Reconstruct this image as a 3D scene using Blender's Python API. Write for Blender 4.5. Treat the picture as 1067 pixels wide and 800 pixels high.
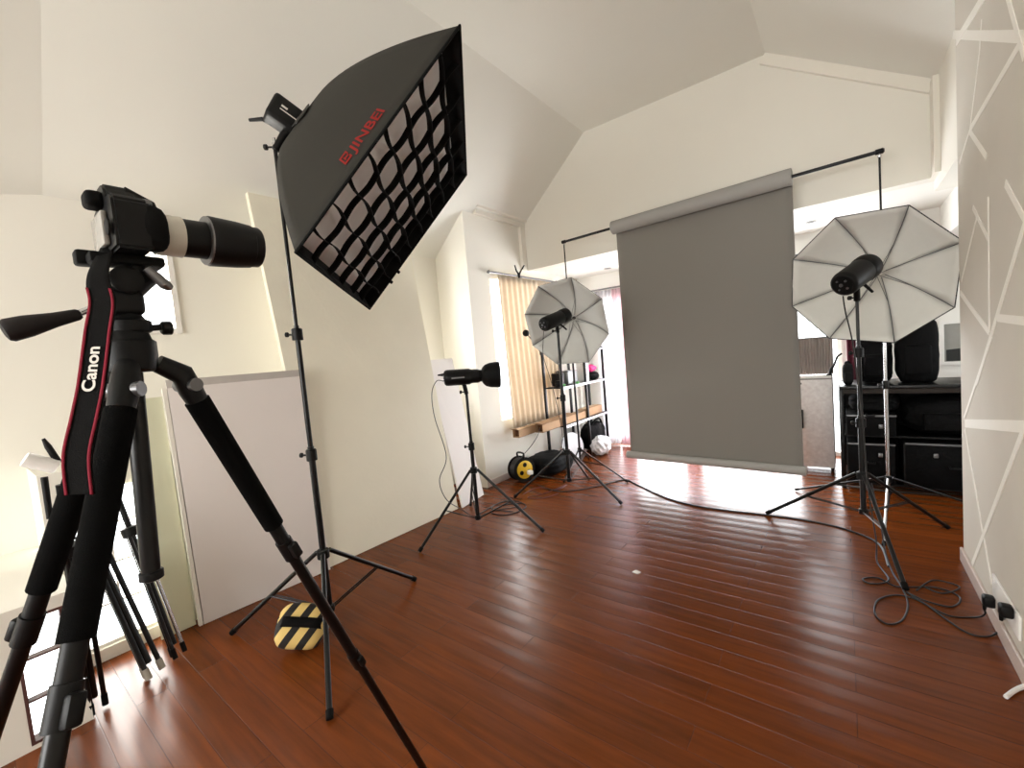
import bpy, bmesh, math, random
from mathutils import Vector, Matrix
random.seed(7)
V = Vector
S = bpy.context.scene
for o in list(bpy.data.objects): bpy.data.objects.remove(o)
COL = S.collection

# ------------------------------------------------------------------ camera, world, lights, exposure
F = 450.0; CX, CY = 533.5, 400.0; H = 1.5
XC = V((0.79114437, -0.02705713, -0.61103068)).normalized()
YC = V((0.60560911, -0.1051709, 0.78878177))
YC = (YC - XC * XC.dot(YC)).normalized()
ZC = XC.cross(YC)
EYE = V((0, 0, H))
# camera right / down / forward axes in the room's frame
CR = V((XC[0], YC[0], ZC[0])); CD = V((XC[1], YC[1], ZC[1])); CF = V((XC[2], YC[2], ZC[2]))
cam = bpy.data.cameras.new('camera'); camo = bpy.data.objects.new('camera', cam); COL.objects.link(camo)
cam.sensor_fit = 'HORIZONTAL'; cam.sensor_width = 36; cam.lens = F / 1067 * 36; cam.clip_start = 0.02
mw = Matrix((CR, -CD, -CF)).transposed().to_4x4(); mw.translation = EYE
camo.matrix_world = mw; S.camera = camo

S.view_settings.view_transform = 'Standard'; S.view_settings.look = 'None'
S.view_settings.gamma = 1; S.view_settings.use_curve_mapping = False
S.view_settings.exposure = 0.70

W = bpy.data.worlds.new('world'); S.world = W; W.use_nodes = True
W.node_tree.nodes['Background'].inputs[0].default_value = (0.92, 0.97, 1.0, 1)
W.node_tree.nodes['Background'].inputs[1].default_value = 3.0

def area(name, loc, direction, sx, sy, power, color=(1, 1, 1)):
    l = bpy.data.lights.new(name, 'AREA'); l.shape = 'RECTANGLE'; l.size = sx; l.size_y = sy
    l.energy = power; l.color = color
    o = bpy.data.objects.new(name, l); COL.objects.link(o); o.location = loc
    o.rotation_euler = V(direction).to_track_quat('-Z', 'Y').to_euler()
    return o
area('daylight_far_door', (-1.5, 6.5, 1.15), (0, -1, 0), 2.9, 2.1, 135, (0.95, 0.98, 1.0))
area('daylight_left_window', (-3.6, 4.55, 1.6), (1, 0, -0.1), 1.0, 1.6, 50, (1.0, 0.99, 0.97))
area('daylight_stair_window', (-4.05, 0.86, 2.3), (1, 0.05, 0.0), 0.34, 0.7, 22, (1.0, 0.95, 0.86))
area('fill_recess', (-4.05, 2.75, 1.75), (1, 0, 0), 0.9, 1.3, 20, (1.0, 0.98, 0.94))  # added fill behind the tall panel, brightens the pier face
area('daylight_low_window', (-3.75, 0.46, 0.55), (1, 0.1, -0.1), 0.5, 0.8, 16, (1.0, 0.97, 0.9))
area('fill_rear', (-1.6, -3.7, 1.75), (0, 1, 0.1), 3.2, 1.7, 130, (1.0, 0.975, 0.93))  # added fill from behind the camera, lifts the whole room
area('daylight_alcove_window', (2.5, 4.6, 1.7), (-1, 0, 0), 1.4, 1.2, 10, (1.0, 0.98, 0.95))

# ------------------------------------------------------------------ measuring helpers (pixel ray -> point in the room)
def ray(u, v): return CR * (u - CX) + CD * (v - CY) + CF * F
def fl(u, v, z=0.0):
    d = ray(u, v); return EYE + d * ((z - H) / d.z)
def atX(u, v, X):
    d = ray(u, v); return EYE + d * (X / d.x)
def atY(u, v, Y):
    d = ray(u, v); return EYE + d * (Y / d.y)
def PD(u, v, dist): return EYE + ray(u, v).normalized() * dist
def onV(u, v, x, y):          # height where the pixel's ray passes the vertical through x, y
    d = ray(u, v); t = (x * d.x + y * d.y) / (d.x * d.x + d.y * d.y); return H + t * d.z
def on_plane(u, v, p, n):
    d = ray(u, v); return EYE + d * ((p - EYE).dot(n) / d.dot(n))

# ------------------------------------------------------------------ materials
MATS = {}
def srgb(c):
    return tuple(((x / 255) / 12.92 if x / 255 <= 0.04045 else ((x / 255 + 0.055) / 1.055) ** 2.4) for x in c) + (1,)
def mat(name, rgb, rough=0.5, metal=0.0, var=0.08, scale=20, bump=0.0, bscale=200, spec=0.5, trans=0.0, coat=0.0):
    if name in MATS: return MATS[name]
    m = bpy.data.materials.new(name); m.use_nodes = True; nt = m.node_tree; b = nt.nodes['Principled BSDF']
    c = srgb(rgb); b.inputs['Roughness'].default_value = rough; b.inputs['Metallic'].default_value = metal
    b.inputs['Specular IOR Level'].default_value = spec; b.inputs['Coat Weight'].default_value = coat
    tc = nt.nodes.new('ShaderNodeTexCoord'); nz = nt.nodes.new('ShaderNodeTexNoise')
    nz.inputs['Scale'].default_value = scale; nz.inputs['Detail'].default_value = 4
    nt.links.new(tc.outputs['Object'], nz.inputs['Vector'])
    mx = nt.nodes.new('ShaderNodeMix'); mx.data_type = 'RGBA'
    mx.inputs[6].default_value = tuple(x * (1 - var) for x in c[:3]) + (1,)
    mx.inputs[7].default_value = tuple(min(1, x * (1 + var)) for x in c[:3]) + (1,)
    nt.links.new(nz.outputs['Fac'], mx.inputs[0]); nt.links.new(mx.outputs[2], b.inputs['Base Color'])
    if bump:
        n2 = nt.nodes.new('ShaderNodeTexNoise'); n2.inputs['Scale'].default_value = bscale
        nt.links.new(tc.outputs['Object'], n2.inputs['Vector'])
        bp = nt.nodes.new('ShaderNodeBump'); bp.inputs['Strength'].default_value = bump; bp.inputs['Distance'].default_value = 0.01
        nt.links.new(n2.outputs['Fac'], bp.inputs['Height']); nt.links.new(bp.outputs['Normal'], b.inputs['Normal'])
    if trans:
        tr = nt.nodes.new('ShaderNodeBsdfTranslucent'); ms = nt.nodes.new('ShaderNodeMixShader'); ms.inputs[0].default_value = trans
        nt.links.new(mx.outputs[2], tr.inputs['Color'])
        nt.links.new(b.outputs[0], ms.inputs[1]); nt.links.new(tr.outputs[0], ms.inputs[2])
        nt.links.new(ms.outputs[0], nt.nodes['Material Output'].inputs['Surface'])
    MATS[name] = m; return m
M_wall = mat('wall_paint', (232, 228, 218), 0.85, var=0.015, scale=3, spec=0.2)
M_ceil = mat('ceiling_paint', (228, 226, 218), 0.9, var=0.015, scale=3, spec=0.15)
M_far = mat('far_room_paint', (238, 236, 230), 0.85, var=0.01, spec=0.2)
M_paper = mat('wallpaper_grey', (209, 203, 193), 0.8, var=0.05, scale=4, bump=0.25, bscale=260, spec=0.2)
M_line = mat('wall_line_white', (238, 234, 226), 0.7, var=0.02)
M_trim = mat('white_trim', (232, 227, 216), 0.55, var=0.02)
M_base = mat('skirting_paint', (196, 180, 172), 0.35, var=0.05)
M_frame = mat('window_frame_brown', (84, 52, 48), 0.5)
M_wframe = mat('window_frame_white', (232, 228, 222), 0.5, var=0.02)
M_blk = mat('black_plastic', (11, 11, 12), 0.45, spec=0.22)
M_blk2 = mat('black_matte', (8, 8, 8), 0.65, spec=0.15)
M_metal = mat('black_metal', (10, 10, 11), 0.3, spec=0.3)
M_chrome = mat('chrome', (190, 190, 192), 0.18, metal=1.0, var=0.02)
M_grey = mat('grey_metal', (120, 120, 122), 0.35, metal=0.7)
M_rub = mat('black_rubber', (9, 9, 9), 0.8, spec=0.15)
M_foam = mat('foam_grip', (10, 10, 10), 0.95, bump=0.5, bscale=900, spec=0.08)
M_fab = mat('softbox_fabric', (40, 38, 33), 0.75, var=0.06, scale=40, bump=0.1, bscale=800, spec=0.3)
M_fabin = mat('grid_fabric', (14, 14, 14), 0.9, spec=0.15)
M_diff = mat('diffuser_white', (252, 249, 246), 0.8, var=0.02, trans=0.3)
M_red = mat('print_red', (128, 30, 27), 0.7, spec=0.2)
M_umbin = mat('umbrella_white', (226, 225, 219), 0.55, var=0.03, trans=0.1)
M_umbgrey = mat('umbrella_silver', (186, 185, 180), 0.5, var=0.03)
M_umbout = mat('umbrella_black', (20, 20, 21), 0.7)
M_back = mat('backdrop_paper', (131, 127, 121), 0.9, var=0.015, scale=2, spec=0.15)
M_backroll = mat('backdrop_roll', (160, 158, 154), 0.85, var=0.02, spec=0.15)
M_board = mat('board_cream', (232, 226, 207), 0.75, var=0.03, scale=5, bump=0.1, bscale=30)
M_board2 = mat('board_pinkwhite', (224, 216, 211), 0.8, var=0.02, scale=5)
M_board3 = mat('board_green', (214, 214, 186), 0.8, var=0.03, scale=5)
M_yel = mat('reel_yellow', (222, 180, 40), 0.5)
M_card = mat('cardboard', (176, 142, 108), 0.85, var=0.1, scale=12)
M_carddark = mat('cardboard_inside', (92, 60, 38), 0.9)
M_white = mat('white_plastic', (238, 236, 232), 0.45, var=0.02)
M_bagw = mat('white_bag', (228, 228, 232), 0.4, var=0.04, bump=0.4, bscale=30)
M_pink = mat('pink_cloth', (226, 60, 130), 0.7, var=0.15)
M_green = mat('green_plastic', (90, 170, 90), 0.5, var=0.2)
M_fabblk = mat('bag_black', (7, 7, 8), 0.75, var=0.2, bump=0.4, bscale=60, spec=0.12)
M_fabgr = mat('bag_darkgrey', (16, 16, 17), 0.75, var=0.1, bump=0.2, bscale=80, spec=0.15)
M_silver = mat('silver_pattern', (238, 229, 227), 0.4, metal=0.1, var=0.25, scale=28, bump=0.3, bscale=40)
M_curt = mat('curtain_cream', (222, 207, 186), 0.85, var=0.08, trans=0.22)
M_curtw = mat('curtain_white', (242, 240, 242), 0.85, var=0.03, trans=0.65)
M_curtp = mat('curtain_pink', (238, 218, 222), 0.85, var=0.05, trans=0.6)
M_curtg = mat('curtain_grey', (150, 140, 132), 0.85, var=0.05, trans=0.25)
M_burg = mat('curtain_burgundy', (88, 24, 40), 0.85, var=0.1)
M_cable = mat('cable_black', (17, 14, 13), 0.45)
M_lens = mat('lens_cream', (196, 190, 178), 0.5, var=0.02)
M_screen = mat('lcd_glass', (40, 44, 48), 0.1, spec=0.8)
M_ribbon = mat('strap_black', (12, 11, 11), 0.85, bump=0.2, bscale=700, spec=0.12)
M_strapred = mat('strap_red', (120, 20, 40), 0.75, spec=0.2)
M_text = mat('print_white', (214, 208, 200), 0.6, var=0.02)
M_pap = mat('paper_white', (240, 238, 230), 0.8, var=0.02)
M_pic = mat('picture_black', (26, 27, 26), 0.6)
M_picsky = mat('picture_grey', (150, 148, 142), 0.6)

def stripe_mat():
    m = bpy.data.materials.new('hazard_stripes'); m.use_nodes = True; nt = m.node_tree; b = nt.nodes['Principled BSDF']
    tc = nt.nodes.new('ShaderNodeTexCoord'); w = (CR * .82 + CD * .57) * (2 * math.pi / .078)
    vm = nt.nodes.new('ShaderNodeVectorMath'); vm.operation = 'DOT_PRODUCT'; vm.inputs[1].default_value = w
    sn = nt.nodes.new('ShaderNodeMath'); sn.operation = 'SINE'; gt = nt.nodes.new('ShaderNodeMath'); gt.operation = 'GREATER_THAN'; gt.inputs[1].default_value = -.1
    mx = nt.nodes.new('ShaderNodeMix'); mx.data_type = 'RGBA'; mx.inputs[6].default_value = srgb((22, 17, 14)); mx.inputs[7].default_value = srgb((214, 184, 112))
    nt.links.new(tc.outputs['Object'], vm.inputs[0]); nt.links.new(vm.outputs['Value'], sn.inputs[0]); nt.links.new(sn.outputs[0], gt.inputs[0]); nt.links.new(gt.outputs[0], mx.inputs[0])
    nt.links.new(mx.outputs[2], b.inputs['Base Color']); b.inputs['Roughness'].default_value = 0.8
    return m
M_haz = stripe_mat()

def floor_mat():
    m = bpy.data.materials.new('floor_planks'); m.use_nodes = True; nt = m.node_tree; b = nt.nodes['Principled BSDF']
    N = nt.nodes.new; L = nt.links.new
    tc = N('ShaderNodeTexCoord')
    br = N('ShaderNodeTexBrick'); br.inputs['Scale'].default_value = 1.0; br.offset = 0.37
    br.inputs['Brick Width'].default_value = 1.35; br.inputs['Row Height'].default_value = 0.125
    br.inputs['Mortar Size'].default_value = 0.0022; br.inputs['Mortar Smooth'].default_value = 0.6; br.inputs['Bias'].default_value = 0
    br.inputs['Color1'].default_value = srgb((112, 56, 19)); br.inputs['Color2'].default_value = srgb((98, 48, 16)); br.inputs['Mortar'].default_value = srgb((80, 40, 17))
    L(tc.outputs['Object'], br.inputs['Vector'])
    mp = N('ShaderNodeMapping'); mp.inputs['Scale'].default_value = (1.2, 16, 1); L(tc.outputs['Object'], mp.inputs[0])
    nz = N('ShaderNodeTexNoise'); nz.inputs['Scale'].default_value = 2.2; nz.inputs['Detail'].default_value = 8; L(mp.outputs[0], nz.inputs['Vector'])
    cr = N('ShaderNodeValToRGB'); cr.color_ramp.elements[0].position = 0.3; cr.color_ramp.elements[0].color = (0.72, 0.70, 0.68, 1)
    cr.color_ramp.elements[1].position = 0.75; cr.color_ramp.elements[1].color = (1.2, 1.15, 1.1, 1); L(nz.outputs['Fac'], cr.inputs[0])
    mx = N('ShaderNodeMix'); mx.data_type = 'RGBA'; mx.blend_type = 'MULTIPLY'; mx.inputs[0].default_value = 1
    L(br.outputs['Color'], mx.inputs[6]); L(cr.outputs[0], mx.inputs[7]); L(mx.outputs[2], b.inputs['Base Color'])
    n3 = N('ShaderNodeTexNoise'); n3.inputs['Scale'].default_value = 5; n3.inputs['Detail'].default_value = 5; L(tc.outputs['Object'], n3.inputs['Vector'])
    mr = N('ShaderNodeMapRange'); mr.inputs[1].default_value = 0.3; mr.inputs[2].default_value = 0.7; mr.inputs[3].default_value = 0.27; mr.inputs[4].default_value = 0.27
    L(n3.outputs['Fac'], mr.inputs[0]); L(mr.outputs[0], b.inputs['Roughness'])
    # plank joints and the slow cupping of each board
    sx = N('ShaderNodeSeparateXYZ'); L(tc.outputs['Object'], sx.inputs[0])
    m1 = N('ShaderNodeMath'); m1.operation = 'MULTIPLY'; m1.inputs[1].default_value = 2 * math.pi / 0.125; L(sx.outputs[1], m1.inputs[0])
    m2 = N('ShaderNodeMath'); m2.operation = 'COSINE'; L(m1.outputs[0], m2.inputs[0])
    m3 = N('ShaderNodeMath'); m3.operation = 'MULTIPLY'; m3.inputs[1].default_value = -0.26; L(m2.outputs[0], m3.inputs[0])
    m4 = N('ShaderNodeMath'); m4.operation = 'MULTIPLY'; m4.inputs[1].default_value = -0.18; L(br.outputs['Fac'], m4.inputs[0])
    m5 = N('ShaderNodeMath'); m5.operation = 'ADD'; L(m3.outputs[0], m5.inputs[0]); L(m4.outputs[0], m5.inputs[1])
    m6 = N('ShaderNodeMath'); m6.operation = 'MULTIPLY_ADD'; m6.inputs[1].default_value = 0.0; L(nz.outputs['Fac'], m6.inputs[0]); L(m5.outputs[0], m6.inputs[2])
    bp = N('ShaderNodeBump'); bp.inputs['Strength'].default_value = 0.55; bp.inputs['Distance'].default_value = 0.004
    L(m6.outputs[0], bp.inputs['Height']); L(bp.outputs['Normal'], b.inputs['Normal'])
    b.inputs['Specular IOR Level'].default_value = 0.2
    return m
M_floor = floor_mat()

def glass_mat():
    m = bpy.data.materials.new('window_glass'); m.use_nodes = True; nt = m.node_tree; nt.nodes.remove(nt.nodes['Principled BSDF'])
    t = nt.nodes.new('ShaderNodeBsdfTransparent'); g = nt.nodes.new('ShaderNodeBsdfGlossy'); g.inputs['Roughness'].default_value = 0.02
    ms = nt.nodes.new('ShaderNodeMixShader'); ms.inputs[0].default_value = 0.06
    nt.links.new(t.outputs[0], ms.inputs[1]); nt.links.new(g.outputs[0], ms.inputs[2]); nt.links.new(ms.outputs[0], nt.nodes['Material Output'].inputs['Surface'])
    return m
M_glass = glass_mat()
def lamp_mat():
    m = bpy.data.materials.new('downlight_glow'); m.use_nodes = True; b = m.node_tree.nodes['Principled BSDF']
    b.inputs['Base Color'].default_value = (0.5, 0.5, 0.5, 1); return m
M_down = mat('downlight_grey', (150, 148, 142), 0.4)

# ------------------------------------------------------------------ mesh builder
ORG = {}
class MB:
    def __init__(s): s.v = []; s.f = []
    def add(s, vs, fs):
        n = len(s.v); s.v += [V(p) for p in vs]; s.f += [tuple(i + n for i in f) for f in fs]; return s
    def bmadd(s, bm, M=None):
        bm.verts.index_update()
        s.add([(M @ v.co if M else v.co.copy()) for v in bm.verts], [[v.index for v in f.verts] for f in bm.faces]); bm.free(); return s
    def box(s, c, size, R=None, bev=0.0, seg=2):
        bm = bmesh.new(); bmesh.ops.create_cube(bm, size=1)
        for v in bm.verts: v.co = V((v.co.x * size[0], v.co.y * size[1], v.co.z * size[2]))
        if bev: bmesh.ops.bevel(bm, geom=list(bm.edges), offset=min(bev, min(size) * 0.45), segments=seg, affect='EDGES', profile=0.5)
        M = Matrix.Translation(V(c)) @ (R.to_4x4() if R else Matrix())
        return s.bmadd(bm, M)
    def bb(s, a, b, bev=0.0):
        a = V(a); b = V(b); return s.box((a + b) / 2, [abs(b[i] - a[i]) for i in range(3)], None, bev)
    def tube(s, pts, r, seg=12, cap=True, closed=False):
        pts = [V(p) for p in pts]; n = len(pts); rs = r if isinstance(r, (list, tuple)) else [r] * n
        t0 = (pts[1] - pts[0]).normalized(); up = V((0, 0, 1)) if abs(t0.z) < 0.9 else V((1, 0, 0))
        nrm = (up - t0 * up.dot(t0)).normalized(); rings = []
        for i in range(n):
            a = pts[i - 1] if (i > 0 or closed) else pts[i]; b = pts[(i + 1) % n] if (i < n - 1 or closed) else pts[i]
            t = (b - a).normalized() if (b - a).length > 1e-9 else t0
            nrm = (nrm - t * nrm.dot(t)).normalized(); bn = t.cross(nrm)
            rings.append([pts[i] + (nrm * math.cos(2 * math.pi * k / seg) + bn * math.sin(2 * math.pi * k / seg)) * rs[i] for k in range(seg)])
        vs = [p for ring in rings for p in ring]; fs = []
        for i in range(n if closed else n - 1):
            j = (i + 1) % n
            for k in range(seg):
                k2 = (k + 1) % seg; fs.append((i * seg + k, i * seg + k2, j * seg + k2, j * seg + k))
        if cap and not closed: fs.append(tuple(range(seg - 1, -1, -1))); fs.append(tuple((n - 1) * seg + k for k in range(seg)))
        return s.add(vs, fs)
    def cyl(s, a, b, r, r2=None, seg=20): return s.tube([a, b], [r, r if r2 is None else r2], seg)
    def lathe(s, a, axis, prof, seg=28, cap=True):     # prof: (distance along axis, radius)
        a = V(a); ax = V(axis).normalized()
        up = V((0, 0, 1)) if abs(ax.z) < 0.9 else V((1, 0, 0)); n = (up - ax * up.dot(ax)).normalized(); b = ax.cross(n)
        vs = []; fs = []
        for h, r in prof:
            for k in range(seg):
                t = 2 * math.pi * k / seg; vs.append(a + ax * h + (n * math.cos(t) + b * math.sin(t)) * r)
        for i in range(len(prof) - 1):
            for k in range(seg):
                k2 = (k + 1) % seg; fs.append((i * seg + k, i * seg + k2, (i + 1) * seg + k2, (i + 1) * seg + k))
        if cap: fs.append(tuple(range(seg - 1, -1, -1))); fs.append(tuple((len(prof) - 1) * seg + k for k in range(seg)))
        return s.add(vs, fs)
    def grid(s, fn, nu, nv, wrap=False):
        vs = [fn(i / nu, j / nv) for j in range(nv + 1) for i in range(nu + 1)]; fs = []
        for j in range(nv):
            for i in range(nu):
                a = j * (nu + 1) + i; fs.append((a, a + 1, a + nu + 2, a + nu + 1))
        return s.add(vs, fs)
    def prism(s, poly, vec):
        poly = [V(p) for p in poly]; n = len(poly); vec = V(vec)
        return s.add(poly + [p + vec for p in poly], [tuple(range(n - 1, -1, -1)), tuple(range(n, 2 * n))] + [(i, (i + 1) % n, (i + 1) % n + n, i + n) for i in range(n)])
    def blob(s, c, size, R=None, sub=3, noise=0.0, sq=2.0, seed=0):
        bm = bmesh.new(); bmesh.ops.create_icosphere(bm, subdivisions=sub, radius=1)
        rnd = random.Random(seed); ph = [rnd.uniform(0, 6.28) for _ in range(9)]
        for v in bm.verts:
            x, y, z = v.co; n = (abs(x) ** sq + abs(y) ** sq + abs(z) ** sq) ** (1 / sq); p = v.co / n
            k = 1 + noise * (math.sin(5 * p.x + ph[0]) * math.sin(6 * p.y + ph[1]) + 0.6 * math.sin(11 * p.z + ph[2] + 4 * p.x) * math.sin(9 * p.x + ph[3]) + 0.4 * math.sin(17 * p.y + ph[4] + 5 * p.z))
            v.co = V((p.x * size[0] / 2 * k, p.y * size[1] / 2 * k, p.z * size[2] / 2 * k))
        M = Matrix.Translation(V(c)) @ (R.to_4x4() if R else Matrix())
        return s.bmadd(bm, M)
    def build(s, name, m, parent=None, label=None, org=None, smooth=True, solid=0.0):
        if parent is None:
            if org is None:
                lo = [min(v[i] for v in s.v) for i in range(3)]; hi = [max(v[i] for v in s.v) for i in range(3)]
                org = V(((lo[0] + hi[0]) / 2, (lo[1] + hi[1]) / 2, lo[2]))
            org = V(org)
        else: org = ORG[parent.name]
        me = bpy.data.meshes.new(name); me.from_pydata([v - org for v in s.v], [], s.f)
        bm = bmesh.new(); bm.from_mesh(me); bmesh.ops.recalc_face_normals(bm, faces=list(bm.faces))
        if smooth:
            for f in bm.faces: f.smooth = True
            for e in bm.edges:
                if len(e.link_faces) == 2 and e.calc_face_angle(0) > math.radians(38): e.smooth = False
        bm.to_mesh(me); bm.free()
        me.materials.append(m)
        o = bpy.data.objects.new(name, me); COL.objects.link(o)
        if parent is None: o.location = org
        else: o.parent = parent
        ORG[o.name] = org
        if label: o['label'] = label
        if solid:
            md = o.modifiers.new('thickness', 'SOLIDIFY'); md.thickness = solid; md.offset = 0
        return o
def tag(o, label=None, cat=None, group=None, kind=None):
    if label: o['label'] = label
    if cat: o['category'] = cat
    if group: o['group'] = group
    if kind: o['kind'] = kind
    return o
def thing(name, loc, label, cat, group=None):
    o = bpy.data.objects.new(name, None); COL.objects.link(o); o.location = loc; o.empty_display_size = 0.1
    ORG[o.name] = V(loc); return tag(o, label, cat, group)
def struct(name, mb, m, parent=None, smooth=False):
    o = mb.build(name, m, parent, org=(0, 0, 0) if parent is None else None, smooth=smooth)
    if parent is None: o['kind'] = 'structure'
    return o
def frame_of(z, xhint=V((1, 0, 0))):        # rotation whose local Z is z and local X close to xhint
    z = V(z).normalized(); x = (xhint - z * xhint.dot(z)).normalized(); y = z.cross(x)
    return Matrix((x, y, z)).transposed()
def spline(pts, n=10, closed=False):
    pts = [V(p) for p in pts]; out = []; N = len(pts)
    for i in range(N if closed else N - 1):
        g = (lambda k: pts[k % N]) if closed else (lambda k: pts[max(0, min(N - 1, k))])
        p0, p1, p2, p3 = g(i - 1), g(i), g(i + 1), g(i + 2)
        for j in range(n):
            t = j / n
            out.append(0.5 * ((2 * p1) + (p2 - p0) * t + (2 * p0 - 5 * p1 + 4 * p2 - p3) * t * t + (3 * p1 - p0 - 3 * p2 + p3) * t ** 3))
    if not closed: out.append(pts[-1])
    return out
def text_mb(txt, origin, right, up, height, depth=0.002, fit=None, bold=0.0):
    cu = bpy.data.curves.new('txt', 'FONT'); cu.body = txt; cu.size = 1; cu.extrude = 0.0; cu.offset = bold
    o = bpy.data.objects.new('txt', cu); COL.objects.link(o); bpy.context.view_layer.update()
    me = bpy.data.meshes.new_from_object(o.evaluated_get(bpy.context.evaluated_depsgraph_get()))
    vs = [v.co.copy() for v in me.vertices]; fs = [tuple(p.vertices) for p in me.polygons]
    bpy.data.objects.remove(o); bpy.data.curves.remove(cu); bpy.data.meshes.remove(me)
    mb = MB(); w = max(v.x for v in vs); h = 0.7
    sc = height / h; sxx = sc if not fit else fit / w
    return vs, fs, sc, sxx
def put_text(mb, txt, surf, height, fit=None, bold=0.0):   # surf(x, y) -> point on the surface, x along the text
    vs, fs, sc, sx = text_mb(txt, None, None, None, height, fit=fit, bold=bold)
    mb.add([surf(v.x * sx, v.y * sc) for v in vs], fs)
    return mb

# ------------------------------------------------------------------ the room
XL = -3.3; XN = -3.8; XR = 0.546; YB = 4.75; YF = 6.15; ZF = 2.6
mb = MB()
for x0, x1, y0, y1 in ((XL - 0.04, 2.4, 0.23, 6.3), (-2.82, 2.4, -3.6, 0.23), (XN, XL - 0.04, 1.48, 3.7)): mb.bb((x0, y0, -0.12), (x1, y1, 0))
struct('floor', mb, M_floor)
# coved ceiling: flat middle, sloping sides
prof = [(XN - 0.3, 2.44), (-2.32, 3.99), (-0.49, 3.99), (0.62, 3.268)]
mb = MB()
(xa, za), (xb, zb) = prof[0], prof[1]; HY = 0.46; DR = .16
mb.prism([(xa, HY, za), (xb, HY, zb), (xb, HY, zb + .1), (xa, HY, za + .1)], (0, YB + .2 - HY, 0))
mb.add([(xa, HY, za), (xb, HY, zb), (xb, HY - .76, zb - DR), (xa, HY - .76, za - DR), (xa, -3.5, za - DR), (xb, -3.5, zb - DR), (xb, -3.5, zb + .1), (xb, HY, zb + .1)],
       [(0, 1, 2, 3), (3, 2, 5, 4), (1, 7, 6, 5, 2)])
for (x0, z0), (x1, z1) in zip(prof[1:], prof[2:]):
    mb.prism([(x0, -3.5, z0), (x1, -3.5, z1), (x1, -3.5, z1 + 0.1), (x0, -3.5, z0 + 0.1)], (0, YB + 3.5 + 0.2, 0))
struct('ceiling', mb, M_ceil)
# header wall with the gable contour above the wide opening
struct('wall_back', MB().prism([(XL - 0.2, YB, 2.58), (0.62, YB, 2.58), (0.62, YB, 3.35), (-0.49, YB, 4.05), (-2.32, YB, 4.05), (XL - 0.2, YB, 3.3)], (0, 0.14, 0)), M_wall)
def wall_holes_X(x0, x1, y0, y1, z0, z1, holes):
    mb = MB(); ys = sorted({y0, y1} | {h[0] for h in holes} | {h[1] for h in holes}); zs = sorted({z0, z1} | {h[2] for h in holes} | {h[3] for h in holes})
    for a, b in zip(ys, ys[1:]):
        for c, d in zip(zs, zs[1:]):
            if not any(h[0] <= a and b <= h[1] and h[2] <= c and d <= h[3] for h in holes): mb.bb((x0, a, c), (x1, b, d))
    return mb
def wall_holes_Y(y0, y1, x0, x1, z0, z1, holes):
    mb = MB(); xs = sorted({x0, x1} | {h[0] for h in holes} | {h[1] for h in holes}); zs = sorted({z0, z1} | {h[2] for h in holes} | {h[3] for h in holes})
    for a, b in zip(xs, xs[1:]):
        for c, d in zip(zs, zs[1:]):
            if not any(h[0] <= a and b <= h[1] and h[2] <= c and d <= h[3] for h in holes): mb.bb((a, y0, c), (b, y1, d))
    return mb
W3 = (0.70, 1.06, 1.86, 2.50)     # tall small window behind the camera tripod
W2 = (0.27, 0.66, 0.07, 0.97)     # low window
W8 = (2.3, 3.2, 1.1, 2.4)  # added opening for the recess fill, hidden by the tall panel
W1 = (0.05, 0.20, 0.02, 0.565)
struct('wall_left', wall_holes_X(XN - 0.15, XN, -3.5, 3.63, 0, 2.76, [W3, W8, (-0.6, 0.22, 0.0, 0.56), (0.22, 1.40, 0.0, 1.0)]), M_wall)
# built-out low wall with the low windows
mb = wall_holes_X(XL - 0.08, XL, 0.22, 1.5, 0, 1.03, [W2]); mb.bb((XN, 0.22, 1.03), (XL, 1.5, 1.09)); mb.bb((XN, 1.45, 0), (XL - 0.08, 1.5, 1.03)); mb.bb((XN, 0.22, 0), (XL - 0.08, 0.25, 1.03))
struct('wall_left_ledge', mb, M_wall)
mb = wall_holes_X(-2.86, -2.78, -3.5, 0.24, 0, 0.58, [W1]); mb.bb((XN, -3.5, 0.58), (-2.78, 0.24, 0.62)); mb.bb((XN, 0.21, 0), (-2.86, 0.24, 0.58))
struct('wall_left_step', mb, M_wall)
struct('wall_pier', MB().bb((XN - 0.15, 3.63, 0), (XL, 3.80, 3.14)), M_wall)
WL = (4.0, 5.35, 0.72, 2.42)
struct('wall_left_far', wall_holes_X(XL - 0.15, XL, 3.80, YF, 0, 3.3, [WL]), M_wall)
struct('wall_right', MB().bb((XR, -3.5, 0), (0.74, 3.66, 3.32)), M_paper)
struct('wall_right_upper', MB().bb((0.60, 3.66, 2.5), (0.74, 4.89, 3.28)), M_wall)
WD = (-2.98, -0.02, 0.0, 2.18)
struct('wall_far', wall_holes_Y(YF, YF + 0.15, XL - 0.15, 2.4, 0, 2.7, [WD]), M_far)
struct('ceiling_far', MB().bb((XL - 0.15, 4.89, ZF), (2.4, YF + 0.15, ZF + 0.1)).bb((0.74, 3.6, 2.5), (2.4, 4.89, 2.6)), M_far)
struct('trim_bulkhead', MB().bb((0.79, 4.89, 2.27), (2.3, YF, ZF)), M_far)
struct('wall_alcove', wall_holes_X(2.3, 2.45, 3.5, YF, 0, 2.7, [(3.9, 5.2, 1.1, 2.2)]), M_far)
struct('wall_alcove_near', MB().bb((0.74, 3.52, 0), (2.3, 3.66, 2.6)), M_far)
struct('wall_rear', wall_holes_Y(-3.65, -3.5, XN - 0.15, 0.74, 0, 4.1, [(-3.1, -0.1, 0.9, 2.6)]), M_wall)
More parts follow.
